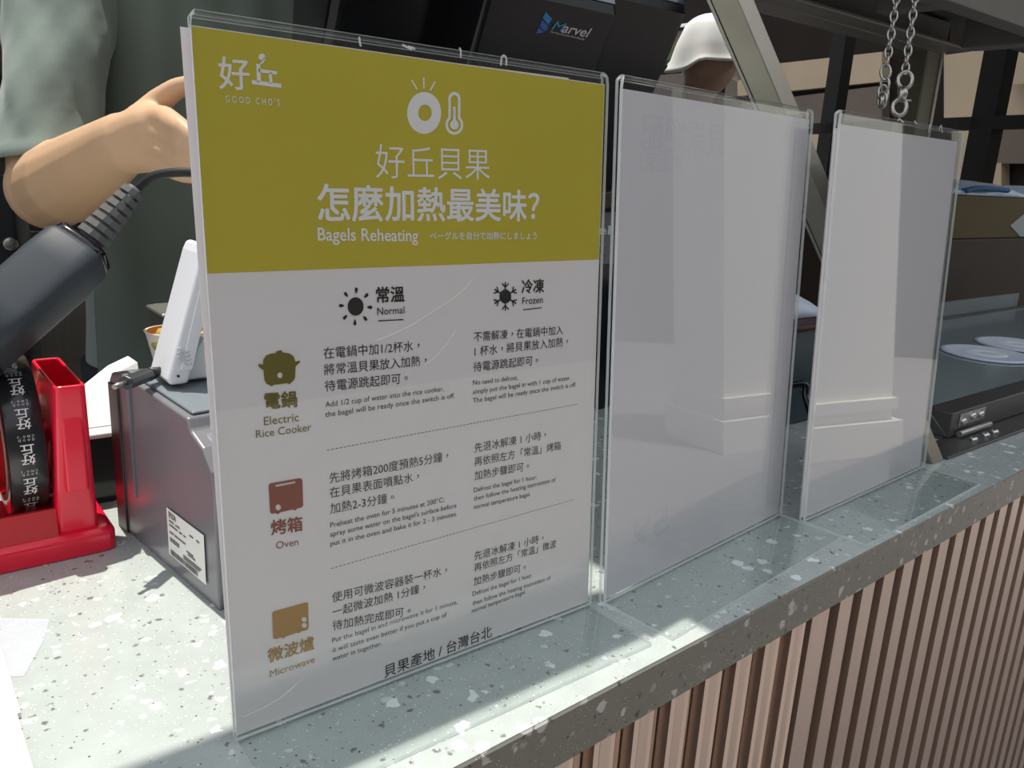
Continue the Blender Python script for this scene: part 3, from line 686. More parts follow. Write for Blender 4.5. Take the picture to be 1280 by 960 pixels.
for i in range(8):
    t0 = i/8; t1 = t0+.085; r0 = .0112-.0042*t0
    sr.tube([q0+axs*ls*t0, q0+axs*ls*t1], [r0, r0-.0004], 12, smooth=False)
sr.tube([q0, q1], [.0085, .005], 12)
sr.build('strain_relief', pmat('rubber_grey', (.10, .10, .10), .6), hnd)
ca = [q1-axs*.002, at(182, 226, .525), at(197, 219, .525), at(215, 216, .525), at(235, 215.5, .525), at(262, 217, .525), at(300, 228, .525), at(330, 250, .525)]
ca += [Vector((.16, .24, .20)), Vector((.19, .27, .12)), Vector((.20, .30, .02))]
def smooth_path(p, k=6):
    out = []
    for i in range(len(p)-1):
        p0, p1, p2, p3 = p[max(i-1, 0)], p[i], p[i+1], p[min(i+2, len(p)-1)]
        for j in range(k):
            t = j/k; out.append(.5*((2*p1)+(p2-p0)*t+(2*p0-5*p1+4*p2-p3)*t*t+(3*p1-p0-3*p2+p3)*t**3))
    return out+[p[-1]]
MB().tube(smooth_path(ca), .0030, 10).build('cable', M_BLACK, hnd)

# ------------------------------------------------------------------ small things at the left
wb = MB().box((-.2, .071, 0), (-.0723, .22, .0032)); tag(wb.build('white_card', M_PWHITE, bevel=.0003), 'white card lying flat at the left end, its corner just in view', 'card')
wb = MB().box((-.21, -.035, .0034), (-.0742, .069, .0062)); tag(wb.build('white_card', M_PWHITE, bevel=.0003), 'white card nearest the front at the left edge of the counter', 'card')
film = MB(); film.add([onz(-40, 772, .0004), onz(62, 774, .0004), onz(55, 800, .0004), onz(30, 845, .0004), onz(-40, 850, .0004)], [(0, 1, 2, 3, 4)])
tag(film.build('plastic_film', frosted('cloudy_film', (.8, .82, .9), .25), fixn=False, solid=.0003), 'scrap of clear plastic film on the sunlit counter at the left', 'film')
bb = thing('black_tray', (.03, .345, 0), 'glossy black box with pale rim between red dispenser and grey printer', 'box')
MB().box((-.018, .302, 0), (.10, .39, .050)).build('body', M_BLACKG, bb, bevel=.002)
MB().box((-.020, .300, .050), (.102, .392, .0535)).build('rim', pmat('pale_rim', (.6, .6, .58), .4), bb, bevel=.001)
wc = [ony(100, 486, .335), ony(141, 461, .335), ony(152, 468, .335), ony(151, 552, .335), ony(98, 560, .335)]
wc = [Vector((p.x, p.y-.02+(max(p.z, .0537)-.0537)*.9, max(p.z, .0537))) for p in wc]
wcd = MB().prism(wc, (.02, .025, 0)); tag(wcd.build('white_carton', pmat('white_card_stock', (.86, .86, .84), .4), bevel=.0008), 'small white carton in bright sun behind the red dispenser', 'carton')
# bowl
bt = .0
for t in [x/100 for x in range(50, 130)]:
    if at(205, 475, t).z < .002: bt = t; break
bc = at(224, 475, bt); bc.z = 0
br = 34*bt/FPX*1.05; bh = at(212, 408, bt).z
bo = thing('paper_bowl', bc, 'round white bowl with orange lining holding food, behind the white terminal', 'bowl')
MB().lathe([(.0001, 0), (br*.62, 0), (br*.66, .004), (br*.80, bh*.45), (br*.93, bh*.8), (br, bh-.002), (br+.0015, bh), (br-.0015, bh)], bc, 40).build('bowl_outside', pmat('bowl_white', (.82, .72, .62), .4), bo)
MB().lathe([(br-.0012, bh-.0002), (br*.92, bh*.82), (br*.75, bh*.5), (.0001, bh*.45)], bc, 40).build('bowl_lining', pmat('bowl_orange', (.75, .28, .05), .4), bo)
fo = MB()
for k in range(7):
    c = bc+Vector((random.uniform(-.5, .5)*br, random.uniform(-.5, .5)*br, bh*.72+random.uniform(0, .01)))
    fo.lathe([(.0001, -.012), (.012, -.006), (.015, 0), (.011, .007), (.0001, .010)], c, 10)
tag(fo.build('food', pmat('food_mixed', (.45, .36, .10), .6, noise=.5, scale=90), bo), kind='stuff')
tr = at(204, 392, bt+.06)
tag(MB().box((tr.x-.002, tr.y-.01, 0), (tr.x+.07, tr.y+.06, tr.z-.004)).box((tr.x-.006, tr.y-.014, tr.z-.004), (tr.x+.074, tr.y+.064, tr.z+.002)).build('metal_canister', M_STEEL, bevel=.003), 'grey metal canister with flat lid behind the white bowl', 'canister')

# ------------------------------------------------------------------ POS MACHINE
M_POS = pmat('pos_black', (.004, .004, .005), .22, spec=.35)
M_POSG = pmat('pos_black_smooth', (.010, .012, .018), .16, spec=.5)
rr_ = at(773, 20, .86); YP = rr_.y
pos = thing('pos_machine', (rr_.x-.12, YP+.06, 0), 'black point of sale machine with blue and white logo, its back towards the viewer', 'till')
rl = ony(612, -15, YP)
TB = Vector((0, .42, -.91)).normalized()   # the back leans: its lower edge is further away
def slab(x0, x1, ridge_y, ridge_z, drop, upz, back, name, bevel, mat=M_POS):
    pr_ = [(ridge_y, ridge_z), (ridge_y+TB.y*drop, ridge_z+TB.z*drop), (ridge_y+TB.y*drop+back, ridge_z+TB.z*drop+.02), (ridge_y+back+.06, ridge_z+upz*.9), (ridge_y+.026, ridge_z+upz)]
    return MB().prism([(x0, y_, z_) for y_, z_ in pr_], (x1-x0, 0, 0)).build(name, mat, pos, bevel=bevel, seg=4)
slab(rl.x, rr_.x, YP, rr_.z, .20, .10, .05, 'rear_housing', .006)
r2 = at(861, 19, .98); l2 = ony(432, -60, r2.y)
slab(l2.x, r2.x, r2.y, r2.z, .24, .10, .04, 'monitor_body', .010)
M_PTOP = pmat('pos_painted_sky', (.04, .065, .12), .12, spec=1.0, coat=1.0)  # sky reflection painted as a blue base colour, on added cover strips
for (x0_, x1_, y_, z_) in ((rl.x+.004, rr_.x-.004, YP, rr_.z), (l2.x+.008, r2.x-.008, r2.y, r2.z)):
    MB().prism([(x0_, y_+.0035, z_+.0110), (x0_, y_+.0015, z_+.0105), (x0_, y_+.0255, z_+.1), (x0_, y_+.0275, z_+.1)], (x1_-x0_, 0, 0)).build('sky_tint_cover', M_PTOP, pos, bevel=.0005)
# logo on the housing: blue leaf marks and lettering
nrm = TB.cross(Vector((1, 0, 0))).normalized()
if nrm.y > 0: nrm = -nrm
def pf(px, py, lift=.0006): return onplane(px, py, rr_+nrm*lift, nrm)
def decal(name, quads, m): 
    mb = MB()
    for q in quads: mb.add([pf(*p) for p in q], [tuple(range(len(q)))])
    return mb.build(name, m, pos, fixn=False)
decal('logo_mark', [[(682, 15), (690, 23.5), (685.5, 31), (678.5, 22.5)]], pmat('logo_cyan', (.02, .22, .48), .4))
decal('logo_mark', [[(677, 24.5), (684.8, 32.2), (684.5, 36.5), (681, 39), (674.5, 33)], [(673, 34.5), (680.5, 40), (677, 41.3), (670, 42)]], pmat('logo_blue', (.02, .12, .42), .4))
def ptext(body, pl_, pr_, hgt, m, name, weight=0.01, shear=.25, pffn=pf):
    vs, fs = text_mesh(body, weight); x0 = min(p.x for p in vs); x1 = max(p.x for p in vs); a = pffn(*pl_); b_ = pffn(*pr_)
    d = b_-a; sx = d.length/(x1-x0); d.normalize(); u_ = nrm.cross(d); u_ = u_ if u_.z > 0 else -u_
    mb = MB(); mb.add([a+d*(p.x-x0+p.y*shear)*sx+u_*p.y*hgt-nrm*p.z for p in vs], fs); return mb.build(name, m, pos, fixn=False)
ptext('M', (689, 36.5), (701.5, 39.5), .0125, pmat('logo_teal', (.03, .25, .42), .4), 'logo_lettering')
ptext('arvel', (701.2, 39.8), (733.5, 46.5), .0135, pmat('logo_grey', (.55, .55, .55), .4), 'logo_lettering', .012)
ptext('Turning Dreams Into Reality', (687, 40.6), (730, 50.4), .0032, pmat('logo_grey', (.55, .55, .55), .4), 'logo_tagline', .0)
# stand and base of the machine, down to the counter
by = .30; bx0 = ony(660, 400, by).x; bx1 = ony(800, 400, by).x
MB().prism([(bx0, by, 0), (bx0, by-.004, .16), (bx0, by+.03, .215), (bx0, by+.16, .20), (bx0, by+.18, 0)], (bx1-bx0, 0, 0)).build('base', M_POSG, pos, bevel=.006, seg=3)
MB().prism([(bx0+.06, by+.08, .2), (bx0+.06, YP+.10, rr_.z-.08), (bx0+.06, YP+.14, rr_.z-.08), (bx0+.06, by+.12, .2)], (bx1-bx0-.12, 0, 0)).build('neck', M_POS, pos, bevel=.005)
nrm2 = Vector((0, -1, 0)); 
def pb(px, py): return ony(px, py, by-.0060)
vs, fs = text_mesh('Marvel', .02); x0 = min(p.x for p in vs); x1 = max(p.x for p in vs); a = pb(690, 291); b_ = pb(763, 293)
mb = MB(); mb.add([a+(b_-a)*((p.x-x0)/(x1-x0))+Vector((0, 0, 1))*p.y*.0125+Vector((0, p.z, 0)) for p in vs], fs); mb.build('base_lettering', pmat('logo_grey', (.55, .55, .55), .4), pos, fixn=False)
for yy in (297, 306.5):
    a = pb(690, yy); b_ = pb(775, yy+1); MB().add([a, b_, b_+Vector((0, 0, .0012)), a+Vector((0, 0, .0012))], [(0, 1, 2, 3)]).build('base_trim_line', pmat('trim_grey', (.14, .16, .17), .4), pos, fixn=False)

# ------------------------------------------------------------------ SLANTED STEEL STRUT
sb = Vector((.668, .024, .0)); stp = at(905, 0, .60)
sax = (stp-sb).normalized(); ext = stp+sax*.12
stt = thing('steel_strut', sb, 'slanted brushed steel strut rising from the counter beside the farthest stand', 'strut')
vd = (CL-(sb.lerp(stp, .7))).normalized(); vd = (vd-sax*vd.dot(sax)).normalized(); rt = sax.cross(vd).normalized()
if rt.dot(RM @ Vector((1, 0, 0))) < 0: rt = -rt
ang = math.radians(35); e1 = (rt*math.cos(ang)+vd*math.sin(ang)); e2 = (vd*math.cos(ang)-rt*math.sin(ang))   # e1 along face A (to the right), e2 its outward normal
ws = .0205
def sp_(a, b_, base): return base+e1*a+e2*b_
def bar(a0, a1, b0, b1, name, m):
    low = []
    for (a, b_) in ((a0, b0), (a1, b0), (a1, b1), (a0, b1)):
        q = sp_(a, b_, sb); q = q+sax*((0.0-q.z)/sax.z); low.append(q)
    hi_ = [sp_(a, b_, ext) for (a, b_) in ((a0, b0), (a1, b0), (a1, b1), (a0, b1))]
    return MB().loft([low, hi_], smooth=False).build(name, m, stt, bevel=.0008)
M_SB = pmat('steel_dull', (.36, .335, .285), .30, .8, noise=.25, scale=14)
bar(-ws/2, ws/2, -ws*.9, 0, 'box_tube', M_SB)
bar(-ws/2-.0045, -ws/2-.0012, -.012, -.001, 'side_flange', M_STEEL)

# ------------------------------------------------------------------ GLASS-TOPPED CASE LID with hinge
gl = thing('glass_case_lid', (1.1, .2, 0), 'dark metal framed case with glass top and bolted hinge, at the right end', 'display case')
gx0, gx1, gy0, gy1 = .757, 1.75, .0405, .358
M_GL = pmat('sky_tinted_glass', (.17, .22, .24), .12, spec=.6)  # grey-blue of the reflected sky is put into the base colour
MB().box((.695, .012, .0), (1.75, .045, .0028)).box((.757, .045, 0), (1.75, .365, .003)).build('base_plate', M_DSTEEL, gl, bevel=.001)
MB().box((gx0, gy0, .0034), (gx1, gy0+.028, .030)).box((gx0, gy0+.028, .0034), (gx0+.02, gy1, .030)).box((gx0+.02, gy1-.02, .0034), (gx1, gy1, .030)).build('frame', M_DSTEEL, gl, bevel=.001)
MB().box((gx0+.02, gy0+.028, .020), (gx1, gy1-.02, .0285)).build('glass_top', M_GL, gl)
MB().box((gx0+.02, gy1+.002, .003), (gx1, gy1+.010, .055)).build('rear_glass_strip', frosted('strip_glass', (.35, .4, .42), .5), gl)
hp = MB().box((.775, gy0-.0012, .014), (.835, gy0, .027)); hp.build('hinge_plate', M_STEEL, gl, bevel=.0004)
MB().tube([(.772, gy0-.004, .0065), (.845, gy0-.004, .0065)], .0035, 12).build('hinge_barrel', M_STEEL, gl)
for (bx, by_, bz, ax_) in ((.782, gy0-.0012, .0185, 0), (.803, gy0-.0012, .0215, 0), (.823, gy0-.0012, .0205, 0), (.778, .024, .003, 1), (.807, .024, .003, 1), (.829, .024, .003, 1)):
    Am = Matrix.Rotation(math.pi/2, 3, 'X') if ax_ == 0 else Matrix.Identity(3)
    MB().lathe([(.0042, 0), (.0042, .001), (.0034, .0028), (.0018, .0036), (.0001, .0038)], (bx, by_, bz), 14, axis=Am).build('bolt', pmat('bolt_steel', (.6, .6, .62), .25, .9), gl)
M_DISC = pmat('painted_reflection', (.62, .68, .78), .35)  # ceiling-light reflections in the glass, modelled as pale solid discs
for (px, py, r_, lb) in ((1232, 443, .058, 'round pale disc standing in for a light reflection on the glass top, nearer the viewer'), (1272, 432, .058, 'round pale disc standing in for a light reflection on the glass top, cut by the right picture edge')):
    c = onz(px, py, .029); 
    dk = thing('reflection_disc', c, lb, 'disc')
    MB().lathe([(.0001, 0), (r_, 0), (r_, .0025), (r_-.006, .0028), (r_-.009, .0018), (.0001, .0018)], c, 48).build('reflection_face', M_DISC, dk)
    MB().lathe([(.010, .0019), (.014, .0032), (.024, .0032), (.028, .0019)], c, 32).build('reflection_ring', pmat('painted_reflection_ring', (.75, .80, .88), .35), dk)

# ------------------------------------------------------------------ BOXES at the right
cr = MB().box((1.40, .446, 0), (2.3, .75, .158)); 
tag(cr.build('brown_crate', pmat('dark_brown_board', (.055, .036, .024), .7, noise=.25, scale=14), bevel=.004), 'dark brown box under the olive carton at the right', 'box')
cx = thing('cardboard_box', (1.85, .6, .158), 'dim olive brown cardboard carton with pale label, on a dark brown box', 'carton')
MB().box((1.43, .445, .1585), (2.25, .74, .243)).build('carton', pmat('kraft_board', (.115, .085, .035), .8, noise=.12, scale=10), cx, bevel=.003)
def cbx(px, py):
    q = ony(px, py, .4435); q.z = max(q.z, .1605); return q
MB().prism([cbx(1263, 282), cbx(1282, 266), cbx(1310, 283), cbx(1290, 305), cbx(1274, 304)], (0, .001, 0)).build('label', pmat('label_grey_white', (.36, .40, .42), .6), cx)
bgp = MB(); random.seed(5); nx = 16
rgs = []
for i in range(nx+1):
    x_ = 1.44+.75*i/nx; hgt = .016+.010*random.random()+.006*math.sin(i*.9); rgs.append([Vector((x_, .55+.088*math.cos(a), .2440+max(0, math.sin(a))*hgt)) for a in [math.pi*j/10 for j in range(11)]])
bgp.loft(rgs, closed=False, cap=False); tag(bgp.build('plastic_bag', pmat('bag_white_blue', (.55, .64, .85), .35, noise=.3, scale=20), solid=.002, fixn=False), 'flattened white and blue plastic bag on the olive carton', 'bag')
bl = MB(); bl.tube(smooth_path([ony(1204, 239, .468), ony(1220, 235.5, .468), ony(1240, 236, .468), ony(1258, 238, .468)]), [.009]*19, 10, aspect=.6); tag(bl.build('blue_strap', pmat('blue_cloth', (.015, .12, .27), .6)), 'blue cloth strap lying on the plastic bag', 'strap')

# gap between the second and third stands
tb = thing('teal_crate', (.68, .25, 0), 'dark teal crate seen in the gap between the middle and farthest stands', 'crate')
gb = at(1012, 394, .90)
MB().box((gb.x-.10, gb.y-.03, .0), (gb.x+.032, gb.y+.16, gb.z-.006)).build('tub', pmat('teal_plastic', (.035, .06, .075), .4, noise=.2, scale=20), tb, bevel=.006)
MB().box((gb.x-.105, gb.y-.035, gb.z-.006), (gb.x+.037, gb.y+.165, gb.z)).build('rim', pmat('dark_red_rim', (.06, .02, .025), .5), tb, bevel=.002)
wbg = MB(); rg = []
for i in range(9):
    t = i/8; x_ = gb.x-.085+.115*t; hh = .032*math.sin(math.pi*min(1, .12+t*.9))*(1+.15*math.sin(i*2.3)); rg.append([Vector((x_, gb.y+.06+.07*math.cos(a), gb.z+hh*math.sin(a)+.0005)) for a in [math.pi*j/10 for j in range(11)]])
wbg.loft(rg, closed=False, cap=False); tag(wbg.build('white_bag', pmat('bag_pale', (.62, .70, .80), .5, noise=.15, scale=40), solid=.002, fixn=False), 'crumpled pale bag on the dark teal crate in the gap between stands', 'bag')
cbp = [at(1001, 480, .80), at(1007, 496, .80), at(1013, 515, .79), at(1017, 535, .78)]
cbp = [Vector((.54, .145, .004)), Vector((.55, .14, .045)), *cbp, Vector((cbp[-1].x+.005, cbp[-1].y-.005, .0045)), Vector((cbp[-1].x+.03, cbp[-1].y-.01, .0042))]
tag(MB().tube(smooth_path(cbp), .0035, 10).build('loose_cable', M_BLACKG), 'black cable looping down in the gap between the stands', 'cable')

# ------------------------------------------------------------------ OVERHEAD STEEL RACK with corner post
ck = at(1160, 66, 1.30)
rk = thing('steel_rack', (ck.x, ck.y, 0), 'grey steel rack overhead at the right with a square corner post', 'rack')
MB().box((ck.x-.022, ck.y-.012, 0), (ck.x+.018, ck.y+.028, ck.z+.3)).build('corner_post', pmat('olive_steel', (.17, .165, .115), .45, .4, noise=.1, scale=10), rk, bevel=.002)
MB().box((ck.x+.018, ck.y-.014, 0), (ck.x+.026, ck.y-.004, ck.z)).build('post_flange', M_STEEL, rk)
rz = ck.z; ny = onz(1235, 18, rz).y
MB().box((ck.x-.48, ck.y-.02, rz), (ck.x+.02, ck.y+.02, rz+.046)).box((ck.x-.48, ck.y-.06, rz), (ck.x+.02, ck.y-.02, rz+.006)).build('long_rail', M_RACK, rk, bevel=.002)
MB().box((ck.x-.02, ny+.03, rz), (ck.x+.02, ck.y-.06, rz+.046)).build('cross_rail', M_RACK, rk, bevel=.002)
MB().box((ck.x-.55, ny, rz), (ck.x+.5, ny+.03, rz+.046)).build('near_rail', M_RACK, rk, bevel=.002)
MB().box((ck.x-.48, ny+.03, rz+.048), (ck.x+.5, ck.y+.02, rz+.054)).build('shelf_panel', M_DSTEEL, rk)
MB().box((ck.x-.28, ny+.03, rz+.012), (ck.x-.25, ck.y-.06, rz+.046)).build('shelf_brace', M_RACK, rk, bevel=.002)

# ------------------------------------------------------------------ CHAINS with snap hooks
M_CH = pmat('chain_steel', (.42, .40, .37), .3, .9)
def torus_link(mb, c, ax1, ax2, R1, R2, r, n=16, m=6):
    nrm_ = ax1.cross(ax2).normalized(); ring = []
    for i in range(n):
        t = 2*math.pi*i/n; p = c+ax1*R1*math.cos(t)+ax2*R2*math.sin(t); d = (ax1*R1*math.cos(t)+ax2*R2*math.sin(t)).normalized()
        ring.append([p+(d*math.cos(a)+nrm_*math.sin(a))*r for a in [2*math.pi*j/m for j in range(m)]])
    ring.append(ring[0]); mb.loft(ring, cap=False)
def chain(name, label, ptop, pbot, hooks):
    r = thing(name, ptop, label, 'chain')
    d = (pbot-ptop); n_ = int(d.length/.0085); dn_ = d.normalized(); s1 = dn_.orthogonal().normalized(); s2 = dn_.cross(s1)
    mb = MB()
    for i in range(n_):
        c = ptop+d*((i+.5)/n_); torus_link(mb, c, dn_, (s1 if i % 2 else s2), .0058, .0032, .0011)
    mb.build('links', M_CH, r)
    hooks(r); return r
TC = .78
def hook_a(r):
    mb = MB(); vx = RM @ Vector((1, 0, 0)); vy = RM @ Vector((0, 1, 0))
    c1, c2 = at(1131, 100, TC), at(1124, 134, TC)
    torus_link(mb, c1, (vx*.9+vy*.1).normalized(), vy, .0068, .0078, .0021, 24, 8)
    torus_link(mb, c2, (vx*.9+vy*.1).normalized(), vy, .0066, .0078, .0023, 24, 8); mb.build('snap_ring', M_CH, r)
    MB().tube([at(1129, 109, TC), at(1128, 117, TC), at(1126, 126, TC)], [.0042, .0048, .0045], 12).build('swivel', M_CH, r)
    MB().tube([at(1131, 125, TC), at(1139, 126, TC)], .0010, 8).build('trigger_pin', M_CH, r)
def hook_b(r):
    mb = MB(); vx = RM @ Vector((1, 0, 0)); vy = RM @ Vector((0, 1, 0)); vz = vx.cross(vy)
    for (px, py, k) in ((1107, 90, 0), (1106, 106, 1), (1104, 116, 0), (1103, 125, 1)):
        torus_link(mb, at(px, py, TC), (vx*.6+vz*.8) if k else (vx*.9+vz*.3).normalized(), vy, .0042, .0075, .0014, 18, 7)
    mb.build('snap_ring', M_CH, r)
    MB().tube([at(1103, 118, TC), at(1102.5, 133, TC)], [.0035, .0028], 10).build('swivel', M_CH, r)
chain('hanging_chain', 'steel chain ending in a double-ring snap hook, right one of the pair', at(1160, -120, TC), at(1131, 91, TC), hook_a)
chain('hanging_chain', 'steel chain ending in a small bunched clip, left one of the pair', at(1138, -120, TC), at(1108, 82, TC), hook_b)

# ------------------------------------------------------------------ STAINLESS CABINET behind, left
M_CAB = pmat('cabinet_steel', (.52, .47, .41), .42, .35, noise=.18, scale=14, stretch=(8, 1, .3))
cab = thing('steel_cabinet', (-.1, 1.55, FZ), 'stainless steel cabinet with dark door gaps behind the person', 'cabinet')
zc = at(60, 292, 1.5).z
MB().box((-1.2, 1.50, FZ), (.55, 2.1, zc-.02)).build('carcass', M_DSTEEL, cab)
MB().box((-1.22, 1.47, zc-.02), (.56, 2.1, zc)).build('top_slab', M_STEEL, cab, bevel=.003)
for i, (a, c) in enumerate(((-1.19, -.52), (-.50, .035), (.062, .095), (.135, .30), (.31, .54))):
    dr = MB().box((a, 1.48, FZ+.08), (c, 1.5, zc-.03)).build('door', M_CAB if i != 2 else M_DSTEEL, cab, bevel=.003)
    if i in (1, 3): MB().box((c-.03, 1.465, -.4), (c-.015, 1.48, -.1)).build('handle', M_STEEL, dr, bevel=.002)
dp = thing('machine_column', (-.02, 1.2, FZ), 'dark metal column with round bolt at the far left edge', 'column')
q = ony(0, 300, 1.25); q2 = ony(22, 300, 1.25)
MB().box((q.x-.3, 1.25, FZ), (q2.x, 1.33, .75)).build('column', pmat('column_dark', (.04, .042, .05), .4, .4), dp, bevel=.004)
MB().box((q2.x, 1.262, FZ), (q2.x+.02, 1.32, .75)).build('side_strip', M_RACK, dp)
bq = ony(13, 305, 1.248)
MB().lathe([(.011, 0), (.011, .003), (.009, .005), (.0001, .005)], bq, 20, axis=Matrix.Rotation(math.pi/2, 3, 'X')).build('bolt', M_STEEL, dp)
MB().box((q.x-.3, 1.20, at(10, 355, 1.4).z-.02), (q2.x+.05, 1.25, at(10, 340, 1.4).z+.01)).build('ledge', M_STEEL, dp, bevel=.003)

# grey pole between the person and the machine
gp = at(386, 10, 1.7)
tag(MB().box((gp.x-.008, gp.y-.008, FZ), (gp.x+.012, gp.y+.012, 1.3)).build('grey_pole', pmat('pole_grey', (.12, .14, .15), .4, .3)), 'thin grey upright pole between the person and black till', 'pole')

# ------------------------------------------------------------------ PERSON with white cap far behind (only the cap shows)
M_SKIN = pmat('skin', (.62, .40, .245), .5, spec=.35, noise=.06, scale=25, sss=.12)
def capsule(mb, a, b_, ra, rb, n=16, fl=None):
    a, b_ = Vector(a), Vector(b_); d = (b_-a); L_ = d.length; dn_ = d.normalized()
    pts_ = []; rs = []
    for i in range(5): t = math.pi/2*(1-i/4); pts_.append(a-dn_*ra*math.sin(t)*.98); rs.append(max(ra*math.cos(t), .0006))
    for i in range(1, 4): pts_.append(a.lerp(b_, i/4)); rs.append(ra+(rb-ra)*i/4)
    for i in range(5): t = math.pi/2*i/4; pts_.append(b_+dn_*rb*math.sin(t)*.98); rs.append(max(rb*math.cos(t), .0006))
    mb.tube(pts_, rs, n)
def ellipsoid(mb, c, rx, ry, rz_, n=20, m=12, fn=None):
    c = Vector(c); rings = []
    for i in range(m+1):
        t = math.pi*(i/m)-math.pi/2; r_ = max(math.cos(t), .002); z_ = math.sin(t)
        rings.append([c+Vector((rx*r_*math.cos(a), ry*r_*math.sin(a), rz_*z_)) for a in [2*math.pi*j/n for j in range(n)]])
    mb.loft(rings)
def remeshed(mb, name, mat, parent, vox, it=4):
    o = mb.build(name, mat, parent, fixn=False); me = o.data
    bm = bmesh.new(); bm.from_mesh(me); bmesh.ops.remove_doubles(bm, verts=bm.verts, dist=1e-6); bmesh.ops.recalc_face_normals(bm, faces=bm.faces); bm.to_mesh(me); bm.free()
    m = o.modifiers.new('remesh', 'REMESH'); m.mode = 'VOXEL'; m.voxel_size = vox; m.use_smooth_shade = True
    s_ = o.modifiers.new('smooth', 'SMOOTH'); s_.factor = .5; s_.iterations = it
    return o
cp0 = at(888, 62, 2.45)
pp = thing('person', (cp0.x, cp0.y, FZ), 'person in a loose white cap, head bowed, far behind the slanted strut', 'person')
PB = MB(); hx, hy, hz = cp0.x, cp0.y, cp0.z-.03
ellipsoid(PB, (hx, hy, hz), .075, .09, .105)
capsule(PB, (hx, hy+.03, hz-.08), (hx+.01, hy+.06, hz-.2), .05, .055)
capsule(PB, (hx-.15, hy+.08, hz-.27), (hx+.17, hy+.08, hz-.27), .06, .06); ellipsoid(PB, (hx+.01, hy+.09, hz-.48), .17, .11, .28); ellipsoid(PB, (hx+.01, hy+.09, hz-.72), .16, .11, .14)
for s_ in (-1, 1):
    capsule(PB, (hx+.01+s_*.17, hy+.08, hz-.28), (hx+.01+s_*.21, hy+.06, hz-.55), .045, .036); capsule(PB, (hx+.01+s_*.21, hy+.06, hz-.55), (hx+.01+s_*.16, hy-.12, hz-.62), .036, .026)
    ellipsoid(PB, (hx+.01+s_*.15, hy-.17, hz-.63), .03, .05, .018)
    capsule(PB, (hx+.01+s_*.085, hy+.09, hz-.78), (hx+.01+s_*.09, hy+.08, (hz-.78+FZ)/2), .08, .055); capsule(PB, (hx+.01+s_*.09, hy+.08, (hz-.78+FZ)/2), (hx+.01+s_*.09, hy+.09, FZ+.05), .055, .04)
    capsule(PB, (hx+.01+s_*.09, hy+.1, FZ+.035), (hx+.01+s_*.1, hy-.08, FZ+.03), .035, .03)
ellipsoid(PB, (hx-.02, hy-.09, hz-.02), .012, .018, .022)
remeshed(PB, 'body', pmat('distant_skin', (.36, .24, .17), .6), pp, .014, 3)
cap_ = MB(); rings = []
for i in range(13):
    t = i/12; ring = []
    for j in range(40):
        a = 2*math.pi*j/40; f = 1+.07*math.sin(a*7+1)*t*t+.05*math.sin(a*3)*t
        r_ = (math.sin(min(t*1.35, 1)*math.pi/2)*.088+max(0, t-.55)*.075)*f
        z_ = .098*math.cos(min(t*1.15, 1)*math.pi/2)-max(0, t-.5)*.085-(.035*max(0, math.cos(a*2+.5)))*max(0, t-.5)*2
        ring.append(Vector((hx+r_*math.cos(a)*1.05, hy+r_*math.sin(a), hz+.03+z_)))
    rings.append(ring)
cap_.loft(rings, cap=False); cap_.build('cap', pmat('white_cap_cloth', (.80, .80, .78), .8, sheen=.2), pp, solid=.004, fixn=False)
sh_ = MB()
sh_.loft([[Vector((hx+.01+a_*math.cos(t), hy+.085+b_*math.sin(t), z_)) for t in [2*math.pi*j/24 for j in range(24)]] for z_, a_, b_ in ((hz-.86, .20, .15), (hz-.6, .195, .145), (hz-.4, .21, .15), (hz-.28, .225, .135), (hz-.2, .14, .1))])
sh_.build('shirt', pmat('distant_shirt', (.08, .085, .09), .8), pp)

# ------------------------------------------------------------------ PERSON serving behind the counter
ps = thing('person', (.29, .93, FZ), 'person in green T-shirt and dark apron standing behind the counter, hand round a phone', 'person')
BD = MB()
sR = at(58, -110, 1.0); el = at(62, 236, .95); wr = at(158, 176, .78); CX = sR.x+.195; CY = sR.y+.05
shz = sR.z
sL = Vector((CX+.195, CY-.03, shz))
# trunk, neck, head
ellipsoid(BD, (CX, CY, shz-.17), .165, .105, .24); ellipsoid(BD, (CX, CY, shz-.42), .155, .105, .20); ellipsoid(BD, (CX, CY, shz-.55), .165, .115, .14)
capsule(BD, (CX-.15, CY-.01, shz+.0), (CX+.15, CY-.01, shz+.0), .058, .058); capsule(BD, (CX, CY, shz+.03), (CX, CY-.02, shz+.13), .06, .054)
hc = Vector((CX+.005, CY-.045, shz+.235))
ellipsoid(BD, hc+Vector((0, .015, .03)), .076, .095, .095); ellipsoid(BD, hc+Vector((0, -.02, -.045)), .058, .070, .072)
capsule(BD, hc+Vector((0, -.085, .01)), hc+Vector((0, -.108, -.028)), .009, .014, 10)
for s_ in (-1, 1):
    ellipsoid(BD, hc+Vector((s_*.078, .02, -.005)), .010, .020, .032, 12, 8)
    capsule(BD, (CX+s_*.088, CY, shz-.56), (CX+s_*.10, CY-.01, FZ+.48), .085, .062); capsule(BD, (CX+s_*.10, CY-.01, FZ+.48), (CX+s_*.10, CY+.02, FZ+.09), .058, .04)
    capsule(BD, (CX+s_*.10, CY+.04, FZ+.038), (CX+s_*.12, CY-.14, FZ+.03), .038, .03)
capsule(BD, hc+Vector((-.022, -.078, -.055)), hc+Vector((.022, -.078, -.055)), .010, .010, 10)
# right arm (towards the viewer's left)
capsule(BD, sR, el, .052, .044); ellipsoid(BD, el, .047, .047, .047)
fm = el.lerp(wr, .30); capsule(BD, el, fm+Vector((0, 0, -.004)), .045, .046); capsule(BD, fm+Vector((0, 0, -.004)), wr, .045, .027)
